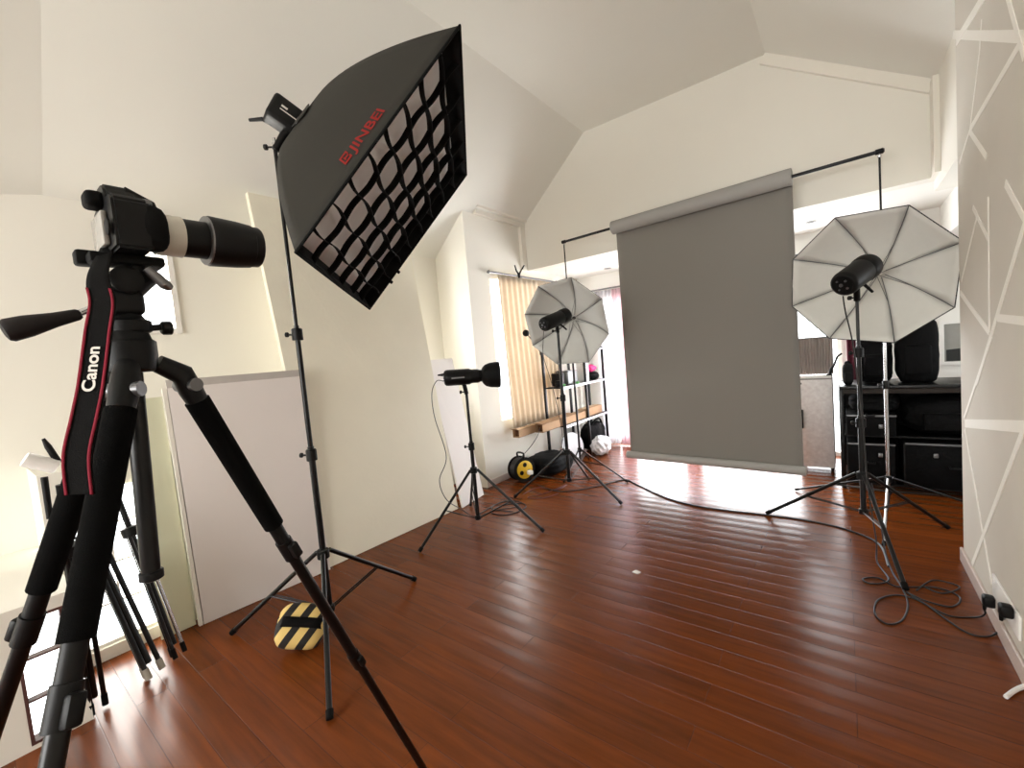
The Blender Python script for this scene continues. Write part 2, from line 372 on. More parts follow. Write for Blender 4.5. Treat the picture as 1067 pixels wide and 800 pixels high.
# cornices and skirting
mb = MB(); mb.bb((XL, 3.80, 3.13), (XL + 0.05, YB, 3.19)); mb.bb((XL, 3.80, 3.19), (XL + 0.09, YB, 3.25)); struct('trim_1', mb, M_trim)
def strip(a, b, w, d, up, out):
    a = V(a); b = V(b); up = V(up) * w; out = V(out) * d; return [a, b, b + up, a + up], out
p, o_ = strip((-0.49, YB, 3.99), (0.60, YB, 3.28), 0.09, 0.035, V((-0.5, 0, -0.85)), V((0, -1, 0)))
struct('trim_2', MB().prism(p, o_), M_trim)
struct('trim_3', MB().bb((0.565, 4.60, 2.58), (0.60, YB, 3.27)), M_trim)
struct('trim_4', MB().bb((XL, 4.66, 2.58), (XL + 0.045, YB, 3.14)), M_trim)
struct('baseboard_right', MB().bb((XR - 0.015, -3.5, 0), (XR, 3.68, 0.085), 0.005), M_base)
struct('baseboard_left', MB().bb((XL, 3.64, 0), (XL + 0.013, YF, 0.075), 0.004), M_base)
struct('baseboard_far', MB().bb((XL, YF - 0.013, 0), (-2.98, YF, 0.08), 0.004).bb((0.0, YF - 0.013, 0), (2.3, YF, 0.08), 0.004), M_trim)
# painted white lines on the right wall
LINES = [((993, 36), (1080, 38.5), .030), ((1023, 20), (1021, 53), .012), ((1021, 53), (1011, 135), .012), ((1011, 135), (1000, 170), .012), ((1063, 46), (1011, 135), .022),
         ((1011, 137), (1028, 163), .022), ((1014, 216), (1030, 249), .018), ((1018, 226), (1002, 293), .012), ((1030, 205), (1031, 346), .012), ((1048, 191), (1075, 241), .022),
         ((1072, 220), (1018, 400), .022), ((1001, 305), (1031, 346), .022), ((1040, 331), (1078, 335.5), .024), ((1034, 350), (1005, 436), .018), ((1006, 441), (1078, 445), .034),
         ((1006, 447), (1034, 609), .014), ((1070, 440), (1011, 595), .022), ((997, 43), (1060, -60), .03), ((1046, -20), (1068, 60), .02)]
mb = MB()
for k_, (a, b, w) in enumerate(LINES):
    A = atX(*a, XR); B = atX(*b, XR); d = (B - A).normalized(); n = V((0, -d.z, d.y)) * w * 0.72
    mb.prism([A - n, B - n, B + n, A + n], (-0.0015 - 0.00012 * k_, 0, 0))
struct('trim_wall_lines', mb, M_line)

# windows: frame, muntins and pane
def window_X(name, x, h, nY, nZ, m, fw=0.03, bar=0.012, depth=0.05):
    y0, y1, z0, z1 = h; mb = MB()
    mb.bb((x, y0, z0), (x + depth, y0 + fw, z1)); mb.bb((x, y1 - fw, z0), (x + depth, y1, z1)); mb.bb((x, y0 + fw, z0), (x + depth, y1 - fw, z0 + fw)); mb.bb((x, y0 + fw, z1 - fw), (x + depth, y1 - fw, z1))
    for i in range(1, nY): y = y0 + (y1 - y0) * i / nY; mb.bb((x + .01, y - bar / 2, z0), (x + depth - .01, y + bar / 2, z1))
    for i in range(1, nZ): z = z0 + (z1 - z0) * i / nZ; mb.bb((x + .012, y0, z - bar / 2), (x + depth - .012, y1, z + bar / 2))
    o = struct(name, mb, m)
    g = MB().bb((x + depth / 2 - .002, y0 + fw, z0 + fw), (x + depth / 2 + .002, y1 - fw, z1 - fw)).build('pane', M_glass, o, smooth=False)
    return o
def window_Y(name, y, h, nX, nZ, m, fw=0.045, bar=0.05, depth=0.06):
    x0, x1, z0, z1 = h; mb = MB()
    mb.bb((x0, y, z0), (x0 + fw, y + depth, z1)); mb.bb((x1 - fw, y, z0), (x1, y + depth, z1)); mb.bb((x0 + fw, y, z0), (x1 - fw, y + depth, z0 + fw)); mb.bb((x0 + fw, y, z1 - fw), (x1 - fw, y + depth, z1))
    for i in range(1, nX): x = x0 + (x1 - x0) * i / nX; mb.bb((x - bar / 2, y + .005, z0), (x + bar / 2, y + depth - .005, z1))
    for i in range(1, nZ): z = z0 + (z1 - z0) * i / nZ; mb.bb((x0, y + .01, z - bar / 2), (x1, y + depth - .01, z + bar / 2))
    o = struct(name, mb, m)
    MB().bb((x0 + fw, y + depth / 2 - .002, z0 + fw), (x1 - fw, y + depth / 2 + .002, z1 - fw)).build('pane', M_glass, o, smooth=False)
    return o
window_X('window_1', -2.84, W1, 1, 3, M_frame, fw=0.012, bar=0.008, depth=0.062)
window_X('window_2', XL - 0.07, W2, 2, 4, M_wframe, fw=0.02, bar=0.010)
window_X('window_3', XN - 0.06, W3, 1, 1, M_wframe, fw=0.035, depth=0.08)
window_X('window_recess_added', XN - 0.06, W8, 2, 1, M_wframe, fw=0.04, depth=0.08)  # invented window, out of sight, lets the recess fill through
window_X('window_4', XL - 0.12, WL, 2, 1, M_wframe, fw=0.05)
window_Y('window_5', YF + 0.06, WD, 4, 1, M_wframe)
window_Y('window_rear_added', -3.62, (-3.1, -0.1, 0.9, 2.6), 3, 1, M_wframe)  # unseen window added in the rear wall to admit the fill light
window_X('window_7', 2.35, (3.9, 5.2, 1.1, 2.2), 2, 1, M_wframe)

# ------------------------------------------------------------------ leaning boards
def board(name, bl, br, tl, tr, th, m, label, strip_m=None):
    t = thing(name, (V(bl) + V(br)) / 2, label, 'board')
    bl, br, tl, tr = map(V, (bl, br, tl, tr)); n = (br - bl).cross(tl - bl).normalized()
    if n.x > 0: n = -n
    MB().prism([bl, br, tr, tl], n * th).build('panel', m, t, smooth=False)
    return t, (tl - bl).normalized(), n
big = board('leaning_panel', (-3.16, 1.60, 0.004), (-3.13, 2.98, 0.004), (-3.50, 1.50, 2.88), (-3.50, 2.98, 2.88), 0.045, M_board, 'tall cream panel leaning against the sloping wall behind the softbox stand')
pk, up, n = board('leaning_panel', (-3.185, 0.80, 0.004), (-3.125, 1.60, 0.004), (-3.265, 0.80, 1.478), (-3.225, 1.60, 1.478), 0.03, M_board2, 'pinkish white foam board with a folded top edge, standing behind the camera tripod')
b0 = V((-3.265, 0.80, 1.478)); b1 = V((-3.225, 1.60, 1.478))
MB().prism([b0 - up * 0.001, b1 - up * 0.001, b1 + up * 0.05 + n * 0.02, b0 + up * 0.05 + n * 0.02], n * 0.012).build('folded_edge', mat('board_edge_grey', (176, 168, 162), 0.8), pk, label='greyer folded strip along the top')
e0 = V((-3.186, 0.795, 0.004)); e1 = V((-3.268, 0.795, 1.478))
MB().prism([e0, e1, e1 + n * 0.035, e0 + n * 0.035], (0, -0.02, 0)).build('side_edge', M_trim, pk)
board('leaning_panel', (-3.235, 0.60, 0.004), (-3.235, 0.772, 0.004), (-3.285, 0.60, 1.43), (-3.285, 0.772, 1.43), 0.010, M_board3, 'pale green-cream sheet half hidden at the left of the pinkish foam board')
nb = board('leaning_panel', (-3.10, 3.02, 0.004), (-3.17, 3.42, 0.004), (-3.42, 3.02, 1.52), (-3.46, 3.42, 1.52), 0.02, mat('board_offwhite', (226, 220, 216), 0.7, var=0.02), 'narrow off-white board behind the reflector light, right of the tall cream panel')

# ------------------------------------------------------------------ light stands
def light_stand(name, x, y, ztop, zcol, zbot, feet, label, group=None, r=0.0155, chrome=False, joints=(0.42, 0.68), stub=True, strut_t=0.52, knob_dir=None):
    root = thing(name, (x, y, 0), label, 'light stand', group)
    mp = M_chrome if chrome else M_metal
    up_m = M_metal
    zs = [zbot] + [zcol + (ztop - zcol) * j for j in joints] + [ztop]
    for i in range(len(zs) - 1):
        rr = r * (1 - 0.22 * i); MB().cyl((x, y, zs[i]), (x, y, zs[i + 1] + (0.05 if i < len(zs) - 2 else 0)), rr, seg=16).build('pole_section', up_m if i == len(zs) - 2 else mp, root)
    ka = V(knob_dir).normalized() if knob_dir else -CR
    for i, z in enumerate(zs[1:-1]):
        rr = r * 1.5
        c = MB().lathe((x, y, z - 0.03), (0, 0, 1), [(0, rr), (0.002, rr * 1.08), (0.06, rr * 1.08), (0.065, rr * .9)], 18).build('clamp_collar', M_blk, root)
        k0 = V((x, y, z)) + ka * rr
        MB().cyl(k0, k0 + ka * 0.03, 0.005).lathe(k0 + ka * 0.022, ka, [(0, .010), (.003, .014), (.014, .014), (.017, .010)], 10).build('knob', M_blk, c)
    MB().lathe((x, y, zcol - 0.035), (0, 0, 1), [(0, r * 1.5), (0.004, r * 1.9), (0.05, r * 1.9), (0.056, r * 1.4)], 18).build('leg_collar', M_blk, root)
    MB().lathe((x, y, zbot - 0.005), (0, 0, 1), [(0, r * 1.0), (0.003, r * 1.6), (0.035, r * 1.6), (0.04, r * 1.2)], 18).build('lower_collar', M_blk, root)
    for fx, fy in feet:
        d = (V((fx, fy, 0)) - V((x, y, 0))).normalized()
        a = V((x, y, zcol)) + d * (r * 2.2); f = V((fx, fy, 0.012))
        side = d.cross(V((0, 0, 1))) * 0.0
        lg = MB().tube([a, a + (f - a) * 0.97], [r * .72, r * .72], 12).build('leg', mp if d.y < -.8 else M_metal, root)
        MB().tube([a + (f - a) * 0.955, f], [r * .95, r * .9], 12).build('rubber_foot', M_rub, lg)
        m_ = a + (f - a) * strut_t; b = V((x, y, zbot + 0.015)) + d * (r * 1.5)
        sd = d.cross(V((0, 0, 1))) * 0.009
        MB().tube([m_ + sd, b + sd], .0045, 8).tube([m_ - sd, b - sd], .0045, 8).build('strut', M_metal, root)
    if stub: MB().lathe((x, y, ztop - .002), (0, 0, 1), [(0, .011), (.012, .013), (.014, .008), (.04, .008)], 14).build('spigot', M_chrome, root)
    return root
SBX, SBY = -2.375, 1.185
light_stand('light_stand', SBX, SBY, 2.72, onV(330, 577, SBX, SBY), 0.135, [(-2.905, .853), (-2.40, 1.815), (-1.792, .838)], 'tall black light stand carrying the big softbox', r=0.0175, joints=(0.25, 0.55))
SNX, SNY = -2.63, 2.735
light_stand('light_stand', SNX, SNY, 1.20, onV(492, 489, SNX, SNY), 0.07, [(-2.714, 2.119), (-2.026, 2.879), (-3.07, 3.10)], 'low black light stand carrying the flash with the bowl reflector, beside the cream panel', r=0.0165, joints=(0.30,))
UX, UY = -2.27, 3.75
light_stand('light_stand', UX, UY, onV(580, 346, UX, UY), onV(592, 470, UX, UY), 0.16, [(-1.706, 3.734), (-2.788, 3.472), (-2.36, 4.33)], 'black light stand under the smaller silver umbrella on the left', r=0.0175, joints=(0.45,))
RX, RY = 0.077, 3.80
light_stand('light_stand', RX, RY, onV(893, 312, RX, RY), onV(897, 494, RX, RY), 0.18, [(-.547, 4.001), (.236, 3.112), (.551, 4.206)], 'black light stand under the large white umbrella on the right', r=0.0175, joints=(0.30, 0.7))

# ------------------------------------------------------------------ flash heads
def flash_head(name, back, front, x, y, label, rb, rf, cat='flash', marks=True, upd=V((0, 0, 1)), handle=True, stand_top=None, box=False):
    back = V(back); front = V(front); ax = (front - back).normalized(); L = (front - back).length
    root = thing(name, (x, y, stand_top), label, cat)
    R = frame_of(ax, V((0, 0, 1)))
    if box:
        MB().box((back + front) / 2, (rb * 2.0, rb * 1.7, L), R, .018, 3).build('housing', M_blk, root)
    else:
        MB().lathe(back, ax, [(0, rb * .80), (.012, rb * .96), (.03, rb), (L * .72, rb), (L * .74, rb * .94), (L * .8, rf), (L - .015, rf), (L, rf * .95)], 30).build('housing', M_blk, root)
        rp = MB(); rp.lathe(back - ax * 0.002, ax, [(0, rb * .72), (.004, rb * .72)], 24)
        pnl = rp.build('control_panel', M_blk2, root)
        sd = MB(); xx = R.col[0]; yy = R.col[1]
        for i, (a, b, r_) in enumerate([(.3, .3, .008), (-.3, .3, .008), (0, -.1, .012), (-.35, -.3, .006), (.35, -.3, .006)]):
            p = back + (xx * a + yy * b) * rb; sd.cyl(p, p - ax * .01, r_, r_ * .8, 10)
        sd.build('dial', M_grey, pnl)
    # bracket down to the spigot
    under = back + ax * L * .52; top = V((x, y, stand_top))
    foot = under - V((0, 0, rb * .9))
    MB().tube([foot + V((0, 0, .02)), (foot + top) / 2 + V((0, 0, .01)), top - V((0, 0, .045))], [.024, .019, .019], 14).build('bracket', M_blk, root)
    side = ax.cross(V((0, 0, 1))).normalized()
    if side.dot(CR) < 0: side = -side
    kn = top - V((0, 0, .03))
    k = -CR
    MB().cyl(kn, kn + k * .045, .005).lathe(kn + k * .04, k, [(0, .010), (.003, .015), (.016, .015), (.019, .011)], 10).build('knob', M_blk, root)
    if handle:
        h0 = foot + V((0, 0, .0)); d = (CR * .85 - V((0, 0, .6))).normalized()
        MB().tube([h0, h0 + CR * .05 + V((0, 0, .012)), h0 + CR * .05 + d * .07], [.010, .011, .008], 10).build('tilt_handle', M_blk, root)
    return root, ax, R

# umbrellas
def umbrella(name, cpx, hubpx, corners, dist, D, label, inner, ribm, outw, headpt):
    P = PD(*cpx, dist); hd = ray(*hubpx).normalized()
    # apex: point on the hub's ray at distance D from P, beyond it
    w = P - EYE; b = hd.dot(w); t = b + math.sqrt(max(0, D * D - (w.length_squared - b * b))); A = EYE + hd * t
    a = (A - P).normalized()
    cs = [on_plane(u, v, P, a) for u, v in corners]; Rr = sum((c - P).length for c in cs) / len(cs)
    e1 = cs[0] - P; e1 = (e1 - a * e1.dot(a)).normalized(); e2 = a.cross(e1)
    if (cs[1] - P).dot(e2) < 0: e2 = -e2
    angs = [math.atan2((c - P).dot(e2), (c - P).dot(e1)) % (2 * math.pi) for c in cs]; off = 0
    rr = [(c - P).length * .6 + Rr * .4 for c in cs]
    root = thing(name, P, label, 'umbrella')
    def rib(k, s, o=0): 
        th = angs[k % 8]; d = e1 * math.cos(th) + e2 * math.sin(th); r_ = rr[k % 8]
        return P + d * r_ * s + a * (D * (1 - s ** 2.0) + o)
    n = 12
    def canopy(o):
        mb = MB(); vs = []; fs = []; per = 6
        for k in range(8):
            def fn(u, v, k=k):
                s = v; p0 = rib(k, s, o); p1 = rib(k + 1, s, o); p = p0.lerp(p1, u)
                return p + a * 0.02 * math.sin(math.pi * u) * s * (1 - s) * 1.2
            mb.grid(fn, per, n)
        return mb
    canopy(0).build('canopy_lining', inner, root, solid=.001)
    canopy(.004).build('canopy_cover', M_umbout, root, solid=.002)
    mb = MB(); ring = []
    for k in range(8): ring += [rib(k, 1.0, .002)]
    mb.tube(ring, outw, 6, closed=True).build('rim_binding', M_umbout, root)
    for k in range(8): 
        rb_ = MB().tube([rib(k, s / 14, -.006) for s in range(1, 15)], .0026, 6).build('rib', ribm, root)
        q = P + a * (D * .55); MB().tube([rib(k, .45, -.008), q], .002, 5).build('stretcher', ribm, rb_)
    sh = P - a * .25
    MB().cyl(A + a * .05, V(headpt), .0045, seg=10).build('shaft', M_chrome if ribm is not M_grey else M_grey, root)
    MB().lathe(A - a * .03, a, [(0, .012), (.004, .016), (.04, .016), (.05, .006), (.1, .004)], 14).build('hub', M_white if inner is M_umbin else M_blk, root)
    MB().lathe(P + a * (D * .55 - .015), a, [(0, .011), (.004, .014), (.03, .014), (.034, .011)], 12).build('runner', M_blk, root)
    return root
rt = onV(893, 312, RX, RY) + .04
hb = PD(878, 297, 3.60); hf = PD(905, 277, 3.86)
flash_head('flash_head', hb, hf, RX, RY, 'black monolight flash in front of the large white umbrella', .082, .088, stand_top=rt)
umbrella('photo_umbrella', (908, 288.5), (917, 284), [(824, 270), (870, 227), (946, 216), (1001, 253), (994, 320), (932, 357), (864, 353), (823, 320)], 3.98, .30, 'large white octagonal umbrella with black rim beside the right wall', M_umbin, M_grey, .0035, PD(897, 298, 3.70))
lt = onV(580, 346, UX, UY) + .04
hb2 = PD(566, 338.5, 4.22); hf2 = PD(590, 328, 4.50)
flash_head('flash_head', hb2, hf2, UX, UY, 'black monolight flash in front of the smaller silver umbrella', .070, .074, stand_top=lt)
umbrella('photo_umbrella', (589, 336), (598.5, 331), [(561, 298.6), (595, 290), (626.7, 311.4), (635, 348), (613.6, 377), (581, 379.7), (554.4, 360.5), (546, 327.5)], 4.62, .23, 'smaller grey silver umbrella in front of the metal shelf unit', M_umbgrey, mat('rib_dark', (110, 110, 110), 0.4, metal=.5), .0022, PD(583, 343, 4.33))
# flash with bowl reflector
sa = PD(463, 394, 3.79); sb_ = PD(499, 391.5, 3.79); sc_ = PD(521, 390, 3.79)
root, ax, R = flash_head('flash_head', sa, sb_, SNX, SNY, 'black monolight flash with a bowl reflector in front of the cream panel', .070, .060, stand_top=1.24, handle=False)
lo = (sc_ - sb_).length
MB().lathe(sb_ - ax * .005, ax, [(0, .058), (.012, .052), (lo * .16, .052), (lo * .22, .074), (lo * .34, .094), (lo * .55, .107), (lo, .115), (lo + .003, .112), (lo * .55, .103), (lo * .34, .088), (lo * .22, .05)], 32).build('reflector', M_blk2, root)
p = sa + V((0, 0, .03)); MB().tube([p + ax * .01, p - ax * .055], [.016, .006], 10).build('umbrella_lock', M_blk, root)
q0 = sa + V((0, 0, .0)) + (-CF) * .068
MB().box(sa.lerp(sb_, .42) - CF * .0695 - V((0, 0, .006)), (.11, .003, .012), frame_of(V((0, 0, 1)), ax)).build('name_strip', M_grey, root)
# softbox flash
N_OUT = V((.591, .476, -.652)).normalized(); KAP = .831
CEN = EYE + V((-2.326, 1.979, 1.077)) * KAP; APX = CEN - N_OUT * .64
fb = PD(283, 113, (APX - EYE).length * 1.0 + .0); 
hd_back = PD(280, 110, 2.97); hd_front = APX + N_OUT * .02
root, ax, R = flash_head('flash_head', hd_back, hd_front, SBX, SBY, 'black box-shaped flash head mounted behind the big softbox', .068, .06, stand_top=2.74, box=True, handle=False)
tp = V((SBX, SBY, 2.83)); MB().tube([tp, tp - CR * .05 + V((0, 0, .025)), tp - CR * .12 + V((0, 0, .02))], [.012, .011, .008], 10).build('tilt_handle', M_blk, root)
# worn white print on the flash housing
ctr = (hd_back + hd_front) / 2; Rb = frame_of(ax, V((0, 0, 1)))
sd = Rb.col[1].copy(); upv = Rb.col[0].copy()
if sd.dot(EYE - ctr) < 0: sd = -sd
L_ = (hd_front - hd_back).length
mb = MB()
for a0, a1, h_, w_ in [(.22, .36, .012, .010), (.22, .62, -.008, .005)]:
    A_ = hd_back + ax * L_ * a0 + upv * h_ + sd * .0585; B_ = hd_back + ax * L_ * a1 + upv * h_ + sd * .0585
    mb.prism([A_ - upv * w_ / 2, B_ - upv * w_ / 2, B_ + upv * w_ / 2, A_ + upv * w_ / 2], sd * .002)
mb.build('printed_lines', M_text, root)

# ------------------------------------------------------------------ the softbox
def scaledpt(p): return EYE + (V(p) - EYE) * KAP
cA, cB, cC, cD = [scaledpt(p) for p in ((-2.155, 1.116, 2.101), (-1.485, 1.742, 3.166), (-2.497, 2.842, 3.053), (-3.166, 2.216, 1.988))]
sbx = thing('softbox', APX, 'large square black softbox with a fabric grid and red lettering', 'softbox')
QUAD = [cA, cB, cC, cD]; DEP = .64; RS = .13
def shell(k, u, s, off=0.0):        # k: side, u along the side, s 1 at the mouth .. 0 at the ring
    p0, p1 = QUAD[k], QUAD[(k + 1) % 4]; e = p0.lerp(p1, u) - CEN
    c = (CEN - APX)
    sc = RS + (1 - RS) * s
    prof_ = (s ** 1.5)
    ring = e.normalized() * e.length
    dome = 1 + .05 * math.sin(math.pi * s) * math.sin(math.pi * u)
    return APX + c * prof_ + e * sc * dome
mb = MB()
for k in range(4): mb.grid(lambda u, v, k=k: shell(k, u, v), 16, 20)
mb.build('outer_shell', M_fab, sbx, solid=.004)
# fabric lip: the inner walls of the mouth, behind the plane of the grid
LIP = .12
def inset(u, v, h): 
    p = cA.lerp(cB, u).lerp(cD.lerp(cC, u), v); return p + N_OUT * h
mb = MB()
for k in range(4):
    p0, p1 = QUAD[k], QUAD[(k + 1) % 4]
    def lipf(u, v, p0=p0, p1=p1):
        e = p0.lerp(p1, u) - CEN; sc = RS + (1 - RS) * (1 - LIP * v / DEP) ** (1 / 1.5)
        return CEN + e * (sc * .985) - N_OUT * (LIP * v)
    mb.grid(lipf, 12, 4)
mb.build('inner_lip', M_fabin, sbx, solid=.004)
ed = MB()
ed.tube([q for k in range(4) for q in (QUAD[k], QUAD[k].lerp(QUAD[(k + 1) % 4], .5))], .007, 8, closed=True).build('mouth_binding', M_fabin, sbx)
# white diffuser, set back behind the grid
mb = MB(); mb.grid(lambda u, v: CEN + (inset(u, v, 0) - CEN) * .925 + N_OUT * (-.072 - .012 * math.sin(math.pi * u) * math.sin(math.pi * v)), 14, 14)
mb.build('diffuser', M_diff, sbx, solid=.002)
# the grid: slack strips standing on edge
NA, NB_ = 9, 6
gr = MB()
def depth_(v): return .024 + .026 * v
for i in range(1, NA):
    u0 = i / NA
    gr.grid(lambda s, h, u0=u0, i=i: inset(u0 + .008 * math.sin(s * NB_ * math.pi + i * math.pi), .012 + .976 * s, -.004 - depth_(s) * h), NB_ * 6, 1)
for j in range(1, NB_):
    v0 = j / NB_
    gr.grid(lambda s, h, v0=v0, j=j: inset(.012 + .976 * s, v0 + .011 * math.sin(s * NA * math.pi + j * math.pi), -.004 - depth_(v0) * h), NA * 6, 1)
gr.build('fabric_grid', M_fabin, sbx, solid=.006)
# rods and speed ring
for k in range(4): MB().tube([shell(k, 0, s / 20) * 1.0 - (shell(k, 0, s / 20) - CEN) * .012 for s in range(21)], .005, 8).build('rod', M_metal, sbx)
MB().lathe(APX - N_OUT * .035, N_OUT, [(0, .085), (.01, .098), (.05, .098), (.058, .09)], 28).build('speed_ring', M_grey, sbx)
# flap seam near the ring
fp = MB(); fp.grid(lambda u, v: shell(0, .30 + .42 * u, .12 + .20 * v * (1 - (2 * u - 1) ** 2 * .75)) + (shell(0, .5, .4) - CEN).normalized() * .0 + (-N_OUT * .4 + (cA.lerp(cB, .5) - CEN).normalized()).normalized() * .012, 14, 6)
fp.build('collar_flap', M_fab, sbx, solid=.003)
for t in (.62, .84):
    b = cD.lerp(cC, t * .34); MB().tube([b - N_OUT * .02, b + N_OUT * .01 + (cD - cA).normalized() * .03], .012, 8).build('hook_tab', M_fabin, sbx)
# red print on side A-B
onorm = ((cA.lerp(cB, .5) - CEN).normalized() * .8 - N_OUT * .6).normalized()
def surfAB(U0, S0, su, sv):
    Ls = (cB - cA).length
    def f(x, y):
        u = U0 + x / Ls; s = S0 - y / 0.85
        p = shell(0, u, s); pu = shell(0, u + .01, s) - p; ps = shell(0, u, s + .01) - p
        n_ = pu.cross(ps).normalized()
        if n_.dot(p - (CEN * .5 + APX * .5)) < 0: n_ = -n_
        return p + n_ * .006
    return f
mb = MB(); sf = surfAB(.415, .945, 1, 1)
put_text(mb, 'JINBEI', sf, .040, fit=.225, bold=.015)
lg = surfAB(.355, .945, 1, 1)
def lquad(x0, y0, x1, y1, sk=0.0):
    k = .72; mb.add([lg(x0 * k, y0 * k), lg(x1 * k, y0 * k), lg((x1 + sk) * k, y1 * k), lg((x0 + sk) * k, y1 * k)], [(0, 1, 2, 3)])
# emblem: a bracket-like block mark
lquad(0, 0, .012, .06); lquad(0, 0, .072, .011); lquad(0, .049, .072, .06); lquad(.024, .018, .034, .042); lquad(.024, .024, .06, .034, .008); lquad(.06, .0, .072, .022); lquad(.06, .036, .072, .06)
mb.build('red_lettering', M_red, sbx, smooth=False)

# sandbag hung on the softbox stand
bc = V((-2.46, 1.045, .10)); 
sbg = thing('sandbag', (-2.52, 1.04, 0), 'black and yellow striped sandbag at the foot of the softbox stand', 'sandbag')
cc = fl(314, 652, .112); fz = (EYE - cc).normalized(); fz = (fz + V((0, 0, .15))).normalized()
Rb2 = frame_of(fz, CR)
MB().blob(cc, (.245, .225, .15), Rb2, 4, .02, 3.4, 3).build('striped_bag', M_haz, sbg)
x_, y_, z_ = Rb2.col[0], Rb2.col[1], Rb2.col[2]
mb = MB(); mb.grid(lambda u, v: cc + x_ * (.126 * (2 * u - 1)) + y_ * (.008 + .05 * (v - .5)) + z_ * (.080 * (1 - abs(2 * u - 1) ** 5.0 * .9) + .002), 16, 2)
mb.build('strap', M_ribbon, sbg, solid=.004)

# ------------------------------------------------------------------ backdrop, cross bar, stands
BLX, BLY, BRX, BRY = -2.605, 4.60, 0.247, 4.40
zL = onV(587.5, 252, BLX, BLY); zR = onV(921, 156.5, BRX, BRY)
light_stand('backdrop_stand', BLX, BLY, zL - .04, onV(603, 468, BLX, BLY), .12, [(-1.912, 4.384), (-2.80, 5.18), (-2.57, 4.12)], 'black backdrop stand at the left end of the cross bar', r=.0135, joints=(.45, .8), stub=True)
light_stand('backdrop_stand', BRX, BRY, zR - .04, onV(925, 498, BRX, BRY), .16, [(.174, 3.70), (.86, 4.68), (-.40, 4.72)], 'chrome backdrop stand at the right end of the cross bar', r=.0125, chrome=True, joints=(.30, .72), stub=True)
bL = V((BLX, BLY, zL)); bR = V((BRX, BRY, zR)); bd = (bR - bL).normalized()
cb = thing('cross_bar', (bL + bR) / 2, 'black telescopic cross bar holding the grey backdrop roll', 'cross bar')
m_ = bL.lerp(bR, .62)
MB().cyl(bL - bd * .02, bR + bd * .03, .014, seg=16).build('bar', M_metal, cb)
for e in (bL, bR): MB().lathe(e - bd * .025, bd, [(0, .016), (.003, .02), (.047, .02), (.05, .016)], 16).build('end_clamp', M_blk, cb)
def bar_at(u, v):      # where the pixel's ray meets the vertical plane through the bar
    n = bd.cross(V((0, 0, 1))); return on_plane(u, v, bL, n)
e0 = bar_at(638.5, 240.6); e1 = bar_at(825, 187); z_low = (bar_at(652, 480).z + bar_at(833, 492).z) / 2
t0 = (e0 - bL).dot(bd); t1 = (e1 - bL).dot(bd)
bkd = thing('backdrop', bL.lerp(bR, .45), 'grey paper studio backdrop hanging from the cross bar', 'backdrop')
RR = .070; a_ = bL + bd * t0; b_ = bL + bd * t1; dn = V((0, 0, -1)); fr = bd.cross(V((0, 0, 1))).normalized()
if fr.y > 0: fr = -fr
MB().lathe(a_ - dn * 0, bd, [(0, .018), (0, RR - .003), (.002, RR), ((b_ - a_).length - .002, RR), ((b_ - a_).length, RR - .003), ((b_ - a_).length, .018)], 32, cap=False).build('paper_roll', M_backroll, bkd)
zt_ = a_.z
def sheet(u, v):
    p = a_.lerp(b_, .004 + .992 * u); z = p.z - v * (p.z - z_low)
    return V((p.x, p.y, z)) + fr * (-RR + .004 + .006 * math.sin(u * 7 + 1) * v)
MB().grid(sheet, 24, 30).build('paper_sheet', M_back, bkd, solid=.0015)
pa = a_.copy(); pb = b_.copy(); pa.z = z_low + .040; pb.z = z_low + .040; pa -= fr * (RR - .044); pb -= fr * (RR - .044)
MB().cyl(pa - bd * .02, pb + bd * .015, .040, seg=20).build('bottom_tube', M_backroll, bkd)

# ------------------------------------------------------------------ camera tripod
TX, TY = -1.03, .205
tri = thing('camera_tripod', (TX, TY, 0), 'black camera tripod with foam leg grips in the left foreground', 'tripod')
ZH = 1.582
MB().lathe((TX, TY, ZH - .055), (0, 0, 1), [(0, .030), (.005, .036), (.03, .040), (.055, .040), (.06, .034), (.075, .030)], 28).build('shoulder', M_blk, tri)
col = MB().cyl(V((TX, TY, 1.145)) - CR * .02, (TX, TY, ZH - .05), .0150, seg=20).build('centre_column', M_metal, tri)
MB().lathe(V((TX, TY, 1.135)) - CR * .0205, CR * .05 + V((0, 0, 1)), [(0, .014), (.003, .019), (.016, .019), (.019, .016)], 20).build('end_cap', M_blk, col)
def leg_line(qt, qf, near, r):
    d0 = V((near[0] - TX, near[1] - TY, 0)).normalized(); T = V((TX, TY, ZH - .018)) + d0 * .055
    rd = ray(*qt).normalized(); A = EYE + rd * rd.dot(T - EYE)
    n = rd.cross(ray(*qf)); k = n.dot(EYE); n2 = n.x * n.x + n.y * n.y
    bx, by = n.x * k / n2, n.y * k / n2; t = V((-n.y, n.x, 0)) / math.sqrt(n2)
    w = V((bx - TX, by - TY, 0)); bb_ = w.dot(t); D_ = max(0, bb_ * bb_ - (w.length_squared - r * r))
    c_ = [V((bx, by, 0)) + t * (-bb_ + sg * math.sqrt(D_)) for sg in (1, -1)]
    return A, min(c_, key=lambda p: (p - V((near[0], near[1], 0))).length)
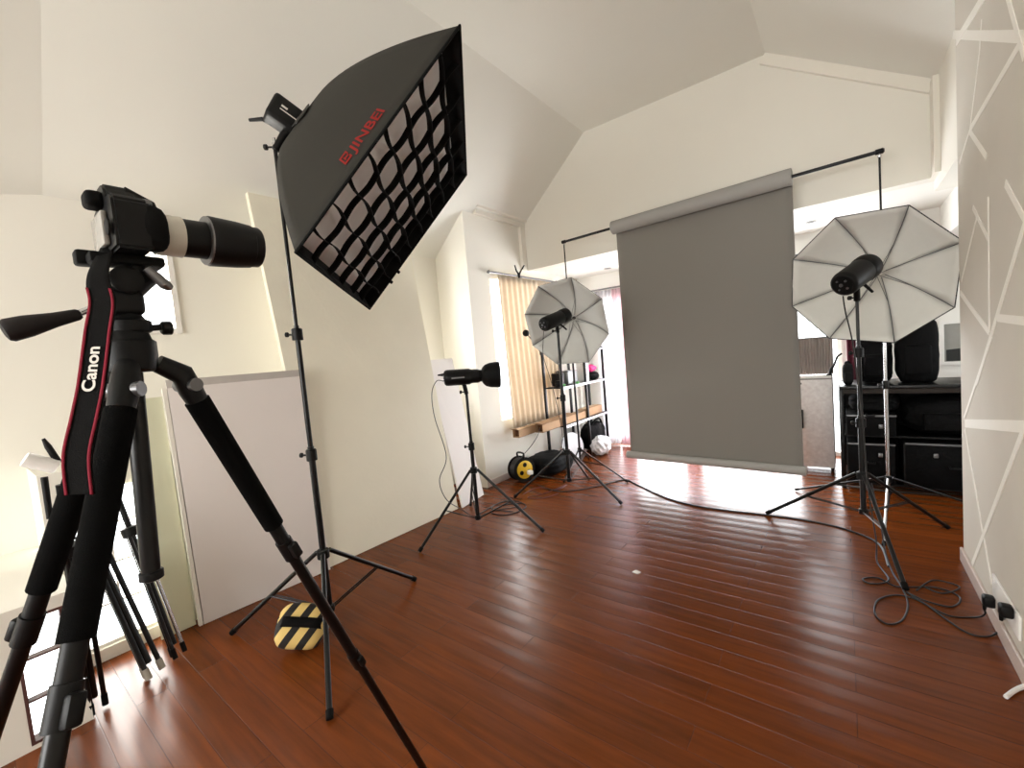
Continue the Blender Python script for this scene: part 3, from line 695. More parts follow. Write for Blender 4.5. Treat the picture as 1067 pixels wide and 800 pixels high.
for qt, qf, near, r_ in (((190, 392), (438, 798), (-1.2, .9), .72), ((116, 400), (10, 715), (-1.56, -.3), .72), ((132, 395), (65, 745), (-.5, -.3), .72)):
    top, f = leg_line(qt, qf, near, r_); d = V((f.x - TX, f.y - TY, 0)).normalized(); f = f + V((0, 0, .012))
    ax_ = (f - top).normalized(); side = ax_.cross(V((0, 0, 1))).normalized()
    L = (f - top).length
    leg = MB().tube([top + ax_ * .055, top + ax_ * .40], [.0225, .0215], 20).build('leg', M_foam, tri)
    MB().tube([V((TX, TY, ZH - .012)) + (top - V((TX, TY, ZH - .012))) * .5, top + V((0, 0, .004)), top + ax_ * .03, top + ax_ * .07], [.017, .021, .021, .0185], 16).build('leg_hinge', M_blk, leg)
    s0 = top + ax_ * .02; MB().cyl(s0 - side * .027, s0 + side * .027, .013, seg=16).build('hinge_bolt', M_grey, leg)
    MB().tube([top + ax_ * .39, top + ax_ * .47], .0155, 16).tube([top + ax_ * .45, top + ax_ * .505], [.0185, .0185], 16).build('leg_lock', M_blk, leg)
    kd = (CR * .9 - CF * .3).normalized() if f.x > -1.3 else -CR
    kk = top + ax_ * .478; MB().box(kk + kd * .022, (.016, .022, .042), frame_of(ax_, kd), .005).build('lock_lever', M_blk, leg)
    MB().tube([top + ax_ * .49, top + ax_ * .92], .0135, 16).tube([top + ax_ * .90, top + ax_ * .955], .0165, 16).tube([top + ax_ * .94, f - ax_ * .03], .0115, 14).build('lower_leg', M_metal, leg)
    kk = top + ax_ * .93; MB().box(kk + kd * .018, (.014, .018, .036), frame_of(ax_, kd), .005).build('lock_lever', M_blk, leg)
    MB().tube([f - ax_ * .04, f], [.014, .015], 14).build('rubber_foot', M_rub, leg)
# pan and tilt head
hx, hy = TX, TY + .005
head = MB().lathe((hx, hy, ZH + 0.0158), (0, 0, 1), [(0, .026), (.004, .032), (.022, .032), (.026, .024), (.034, .019), (.05, .019)], 26).build('pan_base', M_blk, tri)
k0 = V((hx, hy, ZH + 0.0262)); MB().cyl(k0 + V((.0, .02, 0)), k0 + V((.0, .055, .002)), .006).lathe(k0 + V((0, .045, 0)), (0, 1, 0), [(0, .010), (.003, .013), (.016, .013), (.018, .010)], 12).build('pan_knob', M_blk, head)
MB().box((hx, hy - .005, ZH + 0.0718), (.046, .058, .048), None, .012, 3).build('tilt_block', M_blk, tri)
tb = MB().lathe((hx - .034, hy + .0, ZH + 0.1094), (1, 0, 0), [(0, .018), (.004, .024), (.064, .024), (.068, .018)], 24).build('tilt_barrel', M_blk, tri)
MB().tube([(hx, hy + .0, ZH + 0.0875), (hx, hy + .03, ZH + 0.1138), (hx, hy + .015, ZH + 0.1383)], [.02, .018, .018], 14).build('tilt_arm', M_blk, tri)
MB().box((hx, hy + .008, ZH + 0.1470), (.052, .105, .018), None, .005, 2).box((hx - .02, hy - .04, ZH + 0.1505), (.030, .034, .026), None, .005, 2).build('camera_plate', M_blk2, tri)
MB().tube([(hx + .028, hy + .03, ZH + 0.1313), (hx + .034, hy + .052, ZH + 0.1032), (hx + .03, hy + .06, ZH + 0.0980)], [.008, .010, .007], 10).build('lock_handle', M_grey, tri)
h1 = atX(112, 317.5, TX); h2 = atX(84, 327, TX); h3 = atX(3, 345.5, TX)
ha = MB().cyl(V((hx, hy - .015, ZH + .078)), h2 + (h3 - h2) * .1, .0055, seg=12).build('pan_bar', M_chrome, tri)
hdv = (h3 - h2).normalized(); hl = (h3 - h2).length
MB().lathe(h2, hdv, [(0, .007), (.004, .0095), (hl * .35, .012), (hl * .7, .0175), (hl * .93, .0185), (hl * .985, .015), (hl, .009)], 22).build('handle_grip', mat('grip_brown', (26, 21, 21), .6, spec=.25), ha)

# ------------------------------------------------------------------ the camera with its lens and strap
CZ = ZH + .156
cmr = thing('dslr_camera', (hx, hy, CZ), 'black reflex camera with a pale-ringed telephoto lens and neck strap on the tripod', 'camera')
yb, yf = .195, .246
body = MB()
sec = [(-.072, .0), (-.074, .012), (-.074, .074), (-.066, .088), (-.034, .094), (-.026, .110), (-.014, .121), (.014, .121), (.026, .110), (.034, .095), (.060, .092), (.070, .082), (.072, .012), (.068, .0)]
bm = bmesh.new(); vs = [bm.verts.new((hx + x, yb, CZ + z)) for x, z in sec]; f = bm.faces.new(vs)
r_ = bmesh.ops.extrude_face_region(bm, geom=[f]); vv = [g for g in r_['geom'] if isinstance(g, bmesh.types.BMVert)]
for v in vv: v.co.y = yf - (.012 if v.co.z > CZ + .095 else 0)
bmesh.ops.recalc_face_normals(bm, faces=list(bm.faces)); bmesh.ops.bevel(bm, geom=list(bm.edges), offset=.004, segments=2, affect='EDGES')
body.bmadd(bm); body.build('body', M_blk, cmr)
MB().blob((hx + .052, yf + .004, CZ + .042), (.042, .046, .080), None, 3, 0, 3).build('hand_grip', M_rub, cmr)
MB().prism([(hx - .024, yf - .02, CZ + .086), (hx - .024, yf + .024, CZ + .084), (hx - .024, yf + .020, CZ + .100), (hx - .024, yf - .02, CZ + .119)], (.048, 0, 0)).build('prism_housing', M_blk, cmr)
ep = MB().box((hx, yb - .010, CZ + .092), (.040, .026, .028), None, .008, 3).build('eyepiece', M_rub, cmr)
MB().lathe((hx - .04, yb + .035, CZ + .086), (0, 0, 1), [(0, .016), (.002, .017), (.012, .017), (.014, .014)], 22).build('mode_dial', M_blk, cmr)
MB().lathe((hx + .055, yb + .05, CZ + .082), (0, 0, 1), [(0, .009), (.006, .009), (.009, .006)], 16).build('shutter_button', M_grey, cmr)
MB().box((hx - .006, yb - .005, CZ + .040), (.078, .009, .058), None, .003).build('rear_screen', mat('screen_pale', (150, 146, 140), .15, spec=.7), cmr)
MB().lathe((hx + .052, yb - .004, CZ + .036), (0, -1, 0), [(0, .014), (.003, .014), (.004, .011)], 18).build('control_dial', M_blk2, cmr)
lz = CZ + .048; lo_ = V((hx, .256, lz)); LA = V((0, 1, 0))
lens = MB().lathe(lo_, LA, [(0, .034), (.012, .036), (.045, .0375), (.0451, .0365), (.09, .0365), (.105, .037)], 36).build('lens_barrel', M_blk, cmr)
MB().lathe(lo_ + LA * .008, LA, [(0, .0345), (.0, .0378), (.014, .0385), (.0142, .0380), (.028, .0386), (.0282, .0380), (.042, .0390), (.043, .0366)], 36, cap=False).build('lens_rings', M_lens, lens, label='pale cream rings at the rear of the lens')
MB().lathe(lo_ + LA * .092, LA, [(0, .0368), (0, .0475), (.006, .0500), (.055, .0478), (.082, .0450), (.083, .0432), (.098, .0425), (.100, .041), (.099, .039), (.06, .038), (.03, .036)], 40, cap=False).build('lens_hood', M_blk, lens)
MB().lathe(lo_ + LA * .0915, LA, [(0, .0372), (0, .0482), (.003, .0486), (.003, .0372)], 36, cap=False).build('hood_ring', M_grey, lens)
MB().lathe(lo_ + LA * .150, LA, [(0, .0375), (.003, .036), (.006, .02), (.0065, .002)], 30).build('front_glass', M_screen, lens)
# strap: a ribbon falling beside the head
def ribbon(pts, wdir, w, n=10):
    c = spline(pts, n); mb = MB(); N = len(c) - 1
    def fn(u, v):
        i = min(N, int(round(v * N))); wd = wdir(i / N); return c[i] + wd * (w * (u - .5))
    mb.grid(fn, 4, N); return mb, c, fn
spts = [V((hx - .072, yb + .03, CZ + .065)), PD(103, 283, .985), PD(107, 315, .94), PD(103, 345, .90), PD(96, 400, .88), PD(89, 435, .875), PD(81, 475, .875), PD(84, 515, .885)]
wd = lambda t: (CR * .985 + CF * (.15)).normalized() * (1.0 if t > .22 else .35 + 3 * t)
mb, cpts, fn = ribbon(spts, wd, .037)
strap = mb.build('neck_strap', M_ribbon, cmr, solid=.002)
for uu in (.07, .93):
    m2 = MB(); N = len(cpts) - 1
    m2.grid(lambda u, v, uu=uu: fn(uu + (u - .5) * .10, .22 + v * .78) - CF * .0025, 1, 40); m2.build('red_edge', M_strapred, strap, solid=.001)
m2 = MB(); N = len(cpts) - 1
acc = [0.0]
for i in range(1, N + 1): acc.append(acc[-1] + (cpts[i] - cpts[i - 1]).length)
sa_ = PD(98, 408, .878)
i0 = min(range(N + 1), key=lambda i: (cpts[i] - sa_).length)
def strap_pt(x, y):       # x runs up the strap, y across it to the left
    s = acc[i0] - x; i = max(1, next((k for k in range(N + 1) if acc[k] >= s), N)); t = (s - acc[i - 1]) / max(1e-6, acc[i] - acc[i - 1])
    c = cpts[i - 1].lerp(cpts[i], t); w = wd(i / N)
    return c + w * (.0065 - y) - CF * .0035
put_text(m2, 'Canon', strap_pt, .0165, fit=.068, bold=.025); m2.build('lettering', M_text, strap, smooth=False)
# second strap end from the other lug, hanging behind
mb, c2, f2 = ribbon([V((hx - .05, yb + .0, CZ - .01)), PD(103, 295, .98), PD(104, 318, .97), PD(103, 345, .96)], lambda t: CR, .014)
mb.build('strap_webbing', M_ribbon, cmr, solid=.002)

# ------------------------------------------------------------------ folded stands leaning behind the tripod
def folded(name, top, foot, label, rad, chrome=False, extra=True):
    top = V(top); foot = V(foot); t = thing(name, foot, label, 'folded stand', None); d = (top - foot).normalized()
    up = V((0, 0, 1)); s1 = d.cross(V((1, 0, 0))).normalized(); s2 = d.cross(s1)
    MB().tube([foot + d * .06, top], [rad, rad * .85], 14).build('pole', M_metal, t)
    L = (top - foot).length
    for k in range(3):
        a = 2 * math.pi * k / 3; o = (s1 * math.cos(a) + s2 * math.sin(a)) * rad * 1.9
        lg = MB().tube([foot + o * 1.15 + d * .0, foot + o + d * L * .72], rad * .62, 10).build('leg', M_chrome if chrome and k == 0 else M_metal, t)
        MB().tube([foot + o * 1.15 - d * .005, foot + o * 1.15 + d * .05], rad * .8, 10).build('rubber_foot', M_rub if not extra else mat('rubber_grey', (150, 146, 134), .8), lg)
    MB().lathe(foot + d * L * .70, d, [(0, rad * 2.2), (.006, rad * 2.7), (.05, rad * 2.7), (.056, rad * 1.6)], 16).build('collar', M_blk, t)
    return t, d
folded('folded_tripod', (-3.10, .47, 1.00), (-2.93, .60, .03), 'black folded stand with chrome legs leaning on the pale green sheet', .015, True, False)
folded('folded_tripod', (-3.12, .30, 1.05), (-2.86, .475, .03), 'black folded tripod with grey rubber feet leaning behind the camera tripod', .019)
t, d = folded('folded_tripod', atX(62, 505, -2.72), fl(100, 742) + V((0, 0, .02)), 'black folded stand topped by a short white tube, left of the camera tripod', .016, extra=False)
tp = atX(58, 486, -2.72); w0 = atX(41, 482, -2.72)
MB().lathe(tp + (tp - w0) * .1, (w0 - tp), [(0, .024), (.003, .030), (.105, .030), (.108, .024)], 22).build('white_tube', M_white, t)
MB().tube([atX(61, 482, -2.72), atX(50, 465, -2.72), atX(45, 457, -2.72)], [.013, .012, .006], 10).build('knob', M_blk, t)
MB().tube([atX(46, 497, -2.72), atX(52, 540, -2.72)], [.012, .011], 10).build('side_arm', M_blk, t)

# ------------------------------------------------------------------ curtains
def curtain(name, p0, p1, ztop, zbot, m, label, amp=.025, waves=9, group=None, drape=None, rod=None, rings=0):
    p0 = V(p0); p1 = V(p1); t = thing(name, (p0 + p1) / 2 + V((0, 0, zbot)), label, 'curtain', group); n = (p1 - p0).normalized().cross(V((0, 0, 1)))
    def fn(u, v):
        p = p0.lerp(p1, u); z = ztop + (zbot - ztop) * v
        q = V((p.x, p.y, z)) + n * amp * math.sin(u * waves * 2 * math.pi + .6 * math.sin(3 * v + u * 5)) * (.6 + .4 * v)
        if drape: q += drape(u, v)
        return q
    MB().grid(fn, waves * 10, 16).build('cloth', m, t, solid=.002)
    hm = MB(); hm.grid(lambda u, v: fn(u, v * .03) - n * .002, waves * 10, 1); hm.build('heading_tape', m, t, solid=.004)
    return t
curtain('window_curtain', (XL + .05, 4.10, 0), (XL + .05, 5.30, 0), 2.47, .60, M_curt, 'cream curtain on the left side window behind the small umbrella', .018, 11, drape=lambda u, v: V((.025 * v * v, .02 * v, 0)))
def rod(name, a, b, label, r=.012):
    a = V(a); b = V(b); d = (b - a).normalized(); t = thing(name, (a + b) / 2, label, 'curtain rod')
    MB().cyl(a, b, r, seg=14).build('pole', M_grey, t)
    for e, s in ((a, -1), (b, 1)): MB().blob(e + d * s * .015, (.045, .045, .045), None, 2).build('finial', M_grey, t)
    return t
rod('curtain_rod', (XL + .05, 3.95, 2.485), (XL + .05, 5.42, 2.485), 'curtain rod above the left side window')
rod('curtain_rod', (-3.05, YF - .09, 2.36), (.12, YF - .09, 2.36), 'curtain rod along the far wall above the glass door')
for i, (x0, x1, m, lab) in enumerate([(-2.98, -2.72, M_curtw, 'white curtain at the left end of the far glass door'), (-2.70, -2.46, M_curtp, 'pink edged curtain beside the white one, left of the backdrop'), (-1.78, -1.55, M_curtp, 'pink curtain gathered in the middle of the far glass door'), (.02, .10, M_burg, 'narrow burgundy curtain left of the black bags')]):
    curtain('window_curtain', (x0, YF - .085, 0), (x1, YF - .085, 0), 2.34, .02, m, lab, .022, 5 if x1 - x0 > .2 else 2)

# ------------------------------------------------------------------ shelf unit and what lies on it
SX0, SX1, SY0, SY1 = -3.16, -2.90, 4.78, 6.02
sh = thing('shelf_unit', ((SX0 + SX1) / 2, (SY0 + SY1) / 2, 0), 'black metal shelf unit with silver-edged shelves against the left wall', 'shelf')
for x in (SX0, SX1):
    for y in (SY0, (SY0 + SY1) / 2 + .04, SY1): MB().box((x, y, .76), (.032, .032, 1.52), None, .004).build('post', M_metal, sh)
for z in (.525, 1.03, 1.50):
    b = MB().bb((SX0 + .017, SY0 - .01, z - .018), (SX1 - .017, SY1 + .01, z)).build('shelf_board', M_metal, sh)
    MB().bb((SX1 + .017, SY0 - .02, z - .03), (SX1 + .024, SY1 + .02, z + .002)).build('shelf_edge', mat('silver_edge', (170, 170, 172), .35, metal=.6), b, label='silver front edge')
def cbox(name, a, b, label, m=M_card, cat='box', group=None, open_end=False):
    a = V(a); b = V(b); t = thing(name, V(((a.x + b.x) / 2, (a.y + b.y) / 2, min(a.z, b.z))), label, cat, group)
    if open_end:
        th = .005
        mb = MB(); y0, y1 = min(a.y, b.y), max(a.y, b.y)
        mb.bb((a.x, y0, a.z), (b.x, y1, a.z + th)).bb((a.x, y0, b.z - th), (b.x, y1, b.z)).bb((a.x, y0, a.z), (a.x + th, y1, b.z)).bb((b.x - th, y0, a.z), (b.x, y1, b.z)).build('carton', m, t)
        MB().bb((a.x + th, y0 + .05, a.z + th), (b.x - th, y1 - .01, b.z - th)).build('inner_roll', M_carddark, t)
        MB().add([V((a.x, y0, b.z)), V((b.x, y0, b.z)), V((b.x, y0 - .05, b.z + .02)), V((a.x, y0 - .05, b.z + .02))], [(0, 1, 2, 3)]).build('flap', m, t, solid=.004)
    else:
        MB().bb(a, b, .004).build('carton', m, t)
        MB().bb((a.x + .3 * (b.x - a.x), a.y - .001, b.z - .001), (a.x + .6 * (b.x - a.x), b.y + .001, b.z + .0015)).build('tape', mat('tape_tan', (200, 170, 130), .3), t)
    return t
cbox('cardboard_box', (-3.135, 3.98, .527), (-3.04, 5.25, .620), 'long open cardboard box sticking out past the shelf, nearest the wall', open_end=True)
cbox('cardboard_box', (-3.025, 4.30, .527), (-2.92, 5.42, .630), 'long open cardboard box at the front of the middle shelf', open_end=True)
cbox('cardboard_box', (-3.08, 5.47, .527), (-2.93, 5.95, .640), 'closed cardboard box at the far end of the middle shelf')
# top shelf things
t = thing('storage_tub', (-3.05, 5.18, 1.032), 'clear grey plastic tub on the upper shelf', 'tub')
MB().box((-3.05, 5.18, 1.12), (.20, .26, .17), None, .015).build('tub_body', mat('tub_grey', (150, 152, 154), .3), t); MB().box((-3.05, 5.18, 1.212), (.215, .275, .014), None, .005).build('lid', M_grey, t)
t = thing('white_carton', (-2.98, 5.55, 1.032), 'white carton with a printed face on the upper shelf', 'box')
MB().box((-2.98, 5.52, 1.165), (.12, .15, .265), None, .004).build('carton', M_white, t)
mb = MB(); mb.tube([(-2.918, 5.52 + .035 * math.cos(a), 1.215 + .035 * math.sin(a)) for a in [math.pi * k / 8 for k in range(9)]], .004, 6); mb.bb((-2.921, 5.475, 1.12), (-2.9185, 5.565, 1.13)); mb.build('printed_mark', M_grey, t)
t = thing('black_case', (-3.06, 4.94, 1.032), 'small black case standing on the upper shelf', 'case')
MB().box((-3.05, 4.95, 1.12), (.14, .12, .17), None, .012).build('case_body', M_blk, t); MB().tube([(-3.05, 4.915, 1.203), (-3.05, 4.93, 1.23), (-3.05, 4.97, 1.23), (-3.05, 4.985, 1.203)], .006, 8).build('handle', M_blk, t)
t = thing('camera_lens', (-2.98, 4.84, 1.032), 'short black lens lying at the near end of the upper shelf', 'lens')
MB().lathe((-2.98, 4.84, 1.032), (0, 0, 1), [(0, .036), (.004, .042), (.05, .042), (.052, .038), (.08, .038), (.083, .032)], 24).build('barrel', M_blk, t); MB().lathe((-2.98, 4.84, 1.05), (0, 0, 1), [(0, .0425), (.001, .044), (.014, .044), (.015, .0425)], 24, cap=False).build('focus_ring', M_rub, t)
for i, (y, x, lab) in enumerate([(4.915, -2.955, 'green plastic roll by the lens on the upper shelf'), (5.23, -2.925, 'green plastic roll in front of the grey tub')]):
    t = thing('tape_roll', (x, y, 1.032), lab, 'tape')
    MB().lathe((x, y, 1.032), (0, 0, 1), [(0, .018), (0, .032), (.03, .032), (.03, .018), (0, .018)], 22, cap=False).build('roll', M_green, t)
    MB().lathe((x, y, 1.033), (0, 0, 1), [(0, .014), (0, .0175), (.028, .0175), (.028, .014), (0, .014)], 22, cap=False).build('core', M_card, t)
tag(MB().blob((-2.99, 5.78, 1.205), (.14, .24, .11), None, 3, .12, 2, 5).build('pink_scarf', M_pink), 'bunched pink cloth on top of the black bag on the upper shelf', 'cloth')
t = thing('accessory_bag', (-2.99, 5.80, 1.032), 'small black bag under the pink cloth on the upper shelf', 'bag')
MB().blob((-2.99, 5.80, 1.092), (.17, .26, .118), None, 3, .04, 3, 6).build('bag_body', M_fabblk, t); MB().tube(spline([(-2.91, 5.72, 1.10), (-2.895, 5.76, 1.06), (-2.895, 5.83, 1.06), (-2.91, 5.87, 1.10)]), .008, 8).build('strap', M_fabgr, t)
# floor bags by the shelf
t = thing('equipment_bag', (-3.0, 5.73, 0), 'large black kit bag on the floor at the far end of the shelf', 'bag')
MB().blob((-3.0, 5.74, .205), (.25, .52, .41), None, 4, .05, 2.8, 2).build('bag_body', M_fabblk, t); MB().tube(spline([(-2.95, 5.58, .37), (-2.91, 5.64, .45), (-2.91, 5.80, .45), (-2.93, 5.90, .36)]), .014, 8).build('handle', M_fabgr, t)
tag(MB().blob((-2.74, 5.46, .13), (.24, .34, .26), None, 4, .10, 2.2, 9).build('plastic_bag', M_bagw), 'crumpled white plastic bag in front of the black kit bag', 'bag')
t = thing('reflector_disc', (-3.0, 5.12, 0), 'white round reflector standing under the shelf behind the light stands', 'reflector')
ax_ = V((.9, -.35, .28)).normalized(); MB().lathe((-3.0, 5.12, .19), ax_, [(0, .18), (.004, .18)], 40).build('disc_cloth', M_bagw, t)
R_ = frame_of(ax_); MB().tube([V((-3.0, 5.12, .19)) + R_.col[0] * .183 * math.cos(2 * math.pi * k / 40) + R_.col[1] * .183 * math.sin(2 * math.pi * k / 40) for k in range(40)], .005, 6, closed=True).build('rim', M_blk, t)
t = thing('floor_case', (-2.98, 4.42, 0), 'flat black soft case on the floor under the cardboard boxes', 'case')
MB().blob((-2.98, 4.45, .12), (.46, .60, .22), None, 4, .035, 4, 11).build('case_body', M_fabblk, t); MB().tube(spline([(-2.80, 4.33, .22), (-2.76, 4.38, .29), (-2.76, 4.48, .30), (-2.80, 4.53, .22)]), .008, 8).build('handle', M_blk, t)

# cable reel
rc = V((-3.06, 3.99, .155)); axr = V((.93, -.36, .02)).normalized()
t = thing('cable_reel', (rc.x, rc.y, 0), 'black cable reel with a yellow face on the floor by the left wall', 'cable reel')
MB().lathe(rc - axr * .075, axr, [(0, .02), (0, .145), (.010, .145), (.014, .085), (.136, .085), (.140, .145), (.150, .145), (.150, .02)], 36).build('drum', M_blk, t)
for i in range(6): 
    cen = rc - axr * (.05 - .02 * i); Rf = frame_of(axr)
    MB().tube([cen + (Rf.col[0] * math.cos(2 * math.pi * k / 28) + Rf.col[1] * math.sin(2 * math.pi * k / 28)) * .118 for k in range(28)], .011, 8, closed=True).build('wound_cable', M_cable, t)
fc = MB().lathe(rc + axr * .074, axr, [(0, .105), (.006, .105), (.010, .098)], 32).build('face_plate', M_yel, t, label='yellow socket plate')
Rf = frame_of(axr, V((0, 0, 1)))
for a in (90, 210, 330):
    p = rc + axr * .084 + (Rf.col[0] * math.sin(math.radians(a)) + Rf.col[1] * math.cos(math.radians(a))) * .058
    MB().lathe(p, axr, [(0, .026), (.004, .026), (.005, .022)], 18).build('socket', M_blk2, fc)
p = rc + axr * .09 - V((0, 0, .03)) + CR * .05
MB().box(p, (.06, .05, .06), frame_of(axr), .012).build('white_plug', M_white, t)
MB().tube([(rc.x, rc.y - .02, .0), (rc.x, rc.y - .02, .02)], .004, 6)
hb0 = rc - axr * .06; hb1 = rc + axr * .07
MB().tube(spline([hb0 + V((0, 0, .13)), hb0 + V((0, 0, .185)), hb1 + V((0, 0, .19)), hb1 + V((0, 0, .13))], 8), .011, 10).build('carry_handle', M_blk, t)
MB().tube([hb0 + V((0, 0, -.10)) - axr * .02, hb0 - V((.0, 0, .143))], .008, 8).tube([hb1 + V((0, 0, -.10)), hb1 - V((0, 0, .143))], .008, 8).build('foot_frame', M_blk, t)

# spring clamp on the header edge
cp = V((XL + .075, 4.52, 2.53)); t = thing('spring_clamp', cp, 'black spring clamp gripping the rod above the cream curtain', 'clamp')
MB().tube([cp + V((0, -.02, -.07)), cp + V((0, -.02, -.02))], [.012, .018], 10).build('jaw', M_blk, t)
for s in (-1, 1): MB().tube([cp + V((0, -.02, -.03)), cp + V((0, -.02, 0)) + CR * s * .03 + V((0, 0, .02)), cp + V((.02, -.02, 0)) + CR * s * .06 + V((0, 0, .085))], [.012, .010, .008], 10).build('handle', M_blk, t)

# small black stand head seen against the curtain
lp = atX(548, 347, -3.12)
t = thing('clip_lamp', (-3.16, 4.78, 1.50), 'small round black clip lamp on the near corner post of the shelf unit', 'lamp')
MB().box((-3.15, 4.755, 1.49), (.03, .05, .05), None, .006).build('clip', M_blk, t); MB().tube(spline([(-3.15, 4.735, 1.50), (-3.14, lp.y + .10, lp.z - .05), (lp.x, lp.y, lp.z - .02)], 6), .006, 8).build('arm', M_metal, t); MB().blob(lp, (.085, .085, .085), None, 3).build('lamp_head', M_blk, t)

# ------------------------------------------------------------------ right hand alcove: cabinet, black furniture and bags
t = thing('silver_cabinet', (-.255, 5.6, 0), 'silver patterned cabinet right of the backdrop', 'cabinet')
MB().bb((-.405, 5.45, .05), (-.105, 5.80, .985), .006).build('cabinet_body', mat('cabinet_side', (150, 142, 140), .5), t)
dr = MB().bb((-.402, 5.43, .055), (-.108, 5.452, .975), .004).build('door', M_silver, t)
MB().box((-.372, 5.418, .565), (.018, .022, .20), None, .005).build('handle', M_blk, dr)
MB().box((-.375, 5.427, .94), (.02, .006, .02), None, .002).build('latch', M_grey, dr)
for x in (-.38, -.13):
    for y in (5.48, 5.77): MB().cyl((x, y, 0), (x, y, .052), .014).build('foot', M_blk, t)
t = thing('white_tray', (-.255, 5.6, .987), 'thin white tray on top of the silver cabinet', 'tray')
MB().bb((-.40, 5.46, .987), (-.115, 5.78, 1.0), .004).build('tray_base', M_white, t); MB().bb((-.40, 5.455, .99), (-.115, 5.463, 1.012)).build('tray_lip', M_white, t)
t = curtain('pleated_blind', (-.42, 5.93, 0), (-.10, 5.93, 0), 1.40, .99, M_curtg, 'short grey pleated curtain behind the silver cabinet', .014, 12)
MB().cyl((-.45, 5.93, 1.40), (-.06, 5.93, 1.40), .008).cyl((-.44, 5.93, 1.40), (-.44, YF + .06, 1.40), .006).cyl((-.07, 5.93, 1.40), (-.07, YF + .06, 1.40), .006).build('curtain_wire', M_grey, t)
t = thing('desk_clamp', (-.10, 5.50, 1.0), 'black clamp arm on the corner of the silver cabinet', 'clamp')
MB().tube([(-.125, 5.53, 1.006), (-.115, 5.53, 1.07), (-.085, 5.52, 1.12)], [.018, .014, .010], 10).tube([(-.085, 5.52, 1.12), (-.06, 5.50, 1.20), (-.02, 5.5, 1.23)], [.010, .009, .009], 10).build('arm', M_blk, t); MB().box((-.13, 5.53, 1.012), (.05, .05, .02), None, .004).build('base', M_blk, t)

tbx0, tbx1, tby0, tby1 = -.05, 1.5, 4.95, 5.55
t = thing('black_rack', (.72, 5.25, 0), 'long black open rack filled with bags and cases in the right alcove', 'rack')
MB().bb((tbx0, tby0, .925), (tbx1, tby1, .955), .005).build('rack_top', M_metal, t)
for x in (tbx0 + .015, tbx1 - .015):
    for y in (tby0 + .02, tby1 - .02): MB().bb((x - .018, y - .018, 0), (x + .018, y + .018, .925), .003).build('post', M_metal, t)
MB().bb((tbx0 + .035, tby0 + .03, .49), (tbx1 - .035, tby1, .505)).build('middle_shelf', M_metal, t)
MB().bb((tbx0 + .035, tby0 + .03, .05), (tbx1 - .035, tby1, .07)).build('lower_shelf', M_metal, t)
MB().bb((tbx0 + .03, tby1 - .006, .07), (tbx1 - .03, tby1, .92)).build('back_panel', M_blk2, t)
MB().bb((tbx0 + .03, tby0 + .002, .885), (tbx1 - .03, tby0 + .02, .924)).build('front_rail', mat('rail_brown', (36, 29, 24), .5, spec=.2), t)
def flight_case(name, a, b, label):
    a = V(a); b = V(b); t = thing(name, V(((a.x + b.x) / 2, (a.y + b.y) / 2, a.z)), label, 'case')
    MB().bb(a + V((.004, .004, .004)), b - V((.004, .004, .004)), .004).build('case_body', M_fabblk, t)
    MB().bb((a.x, a.y, b.z - .014), (b.x, a.y + .012, b.z)).build('trim', M_grey, t); MB().bb((a.x, a.y, a.z), (a.x + .012, a.y + .012, b.z)).build('trim', M_blk, t)
    for k in (.3, .7):
        x = a.x + (b.x - a.x) * k; MB().box((x, a.y - .001, b.z - .10), (.03, .012, .035), None, .004).build('latch', M_grey, t)
    MB().tube([(a.x + (b.x - a.x) * .42, a.y, a.z + .2), (a.x + (b.x - a.x) * .42, a.y - .025, a.z + .19), (a.x + (b.x - a.x) * .58, a.y - .025, a.z + .19), (a.x + (b.x - a.x) * .58, a.y, a.z + .2)], .008, 8).build('handle', M_blk, t)
    return t
flight_case('flight_case', (-.01, 4.90, .507), (.34, 5.45, .70), 'black case with a silver edge on the left of the middle rack shelf')
flight_case('flight_case', (.38, 4.92, .075), (1.05, 5.45, .46), 'wide black case with a silver edge on the lower rack shelf')
flight_case('flight_case', (-.01, 4.92, .075), (.33, 5.45, .44), 'black case with two latches at the lower left of the rack')
def bag(name, c, size, label, m=M_fabblk, seed=1, sq=3.0, strap=True, noise=.035):
    c = V(c); t = thing(name, c - V((0, 0, size[2] / 2)), label, 'bag')
    MB().blob(c, size, None, 4, noise, sq, seed).build('bag_body', m, t)
    MB().box(c + V((0, -size[1] * .46, -size[2] * .14)), (size[0] * .62, size[1] * .2, size[2] * .46), None, .02, 3).build('front_pocket', m, t)
    if strap: MB().tube(spline([c + V((-size[0] * .2, 0, size[2] * .47)), c + V((-size[0] * .12, -.02, size[2] * .56)), c + V((size[0] * .12, -.02, size[2] * .56)), c + V((size[0] * .2, 0, size[2] * .47))], 6), .010, 8).build('handle', m, t)
    z = size[2] * .11; MB().tube([c + V((-size[0] * .31, -size[1] * .565, z)), c + V((size[0] * .31, -size[1] * .565, z))], .004, 6).build('zip', M_blk2, t)
    return t
bag('backpack', (.50, 5.20, 1.235), (.28, .26, .56), 'tall black backpack standing at the right on top of the rack', M_fabblk, 4, 4.5)
bag('camera_bag', (.215, 5.25, 1.178), (.25, .30, .43), 'boxy black bag left of the backpack on top of the rack', M_fabblk, 5, 5)
bag('pouch', (.02, 5.10, 1.055), (.085, .14, .20), 'dark grey pouch at the left end of the rack top', M_fabgr, 6, 3.2, noise=.02)
bag('shoulder_bag', (.20, 5.15, .79), (.36, .34, .17), 'black shoulder bag squeezed on top of the silver-edged case', M_fabblk, 7, 3, strap=False)
bag('duffel_bag', (.72, 5.20, .675), (.66, .40, .33), 'long black duffel bag on the middle rack shelf', M_fabblk, 8, 3.2, strap=False)
for i, (x, z) in enumerate([(.10, .865), (.135, .86), (.06, .82)]): pass
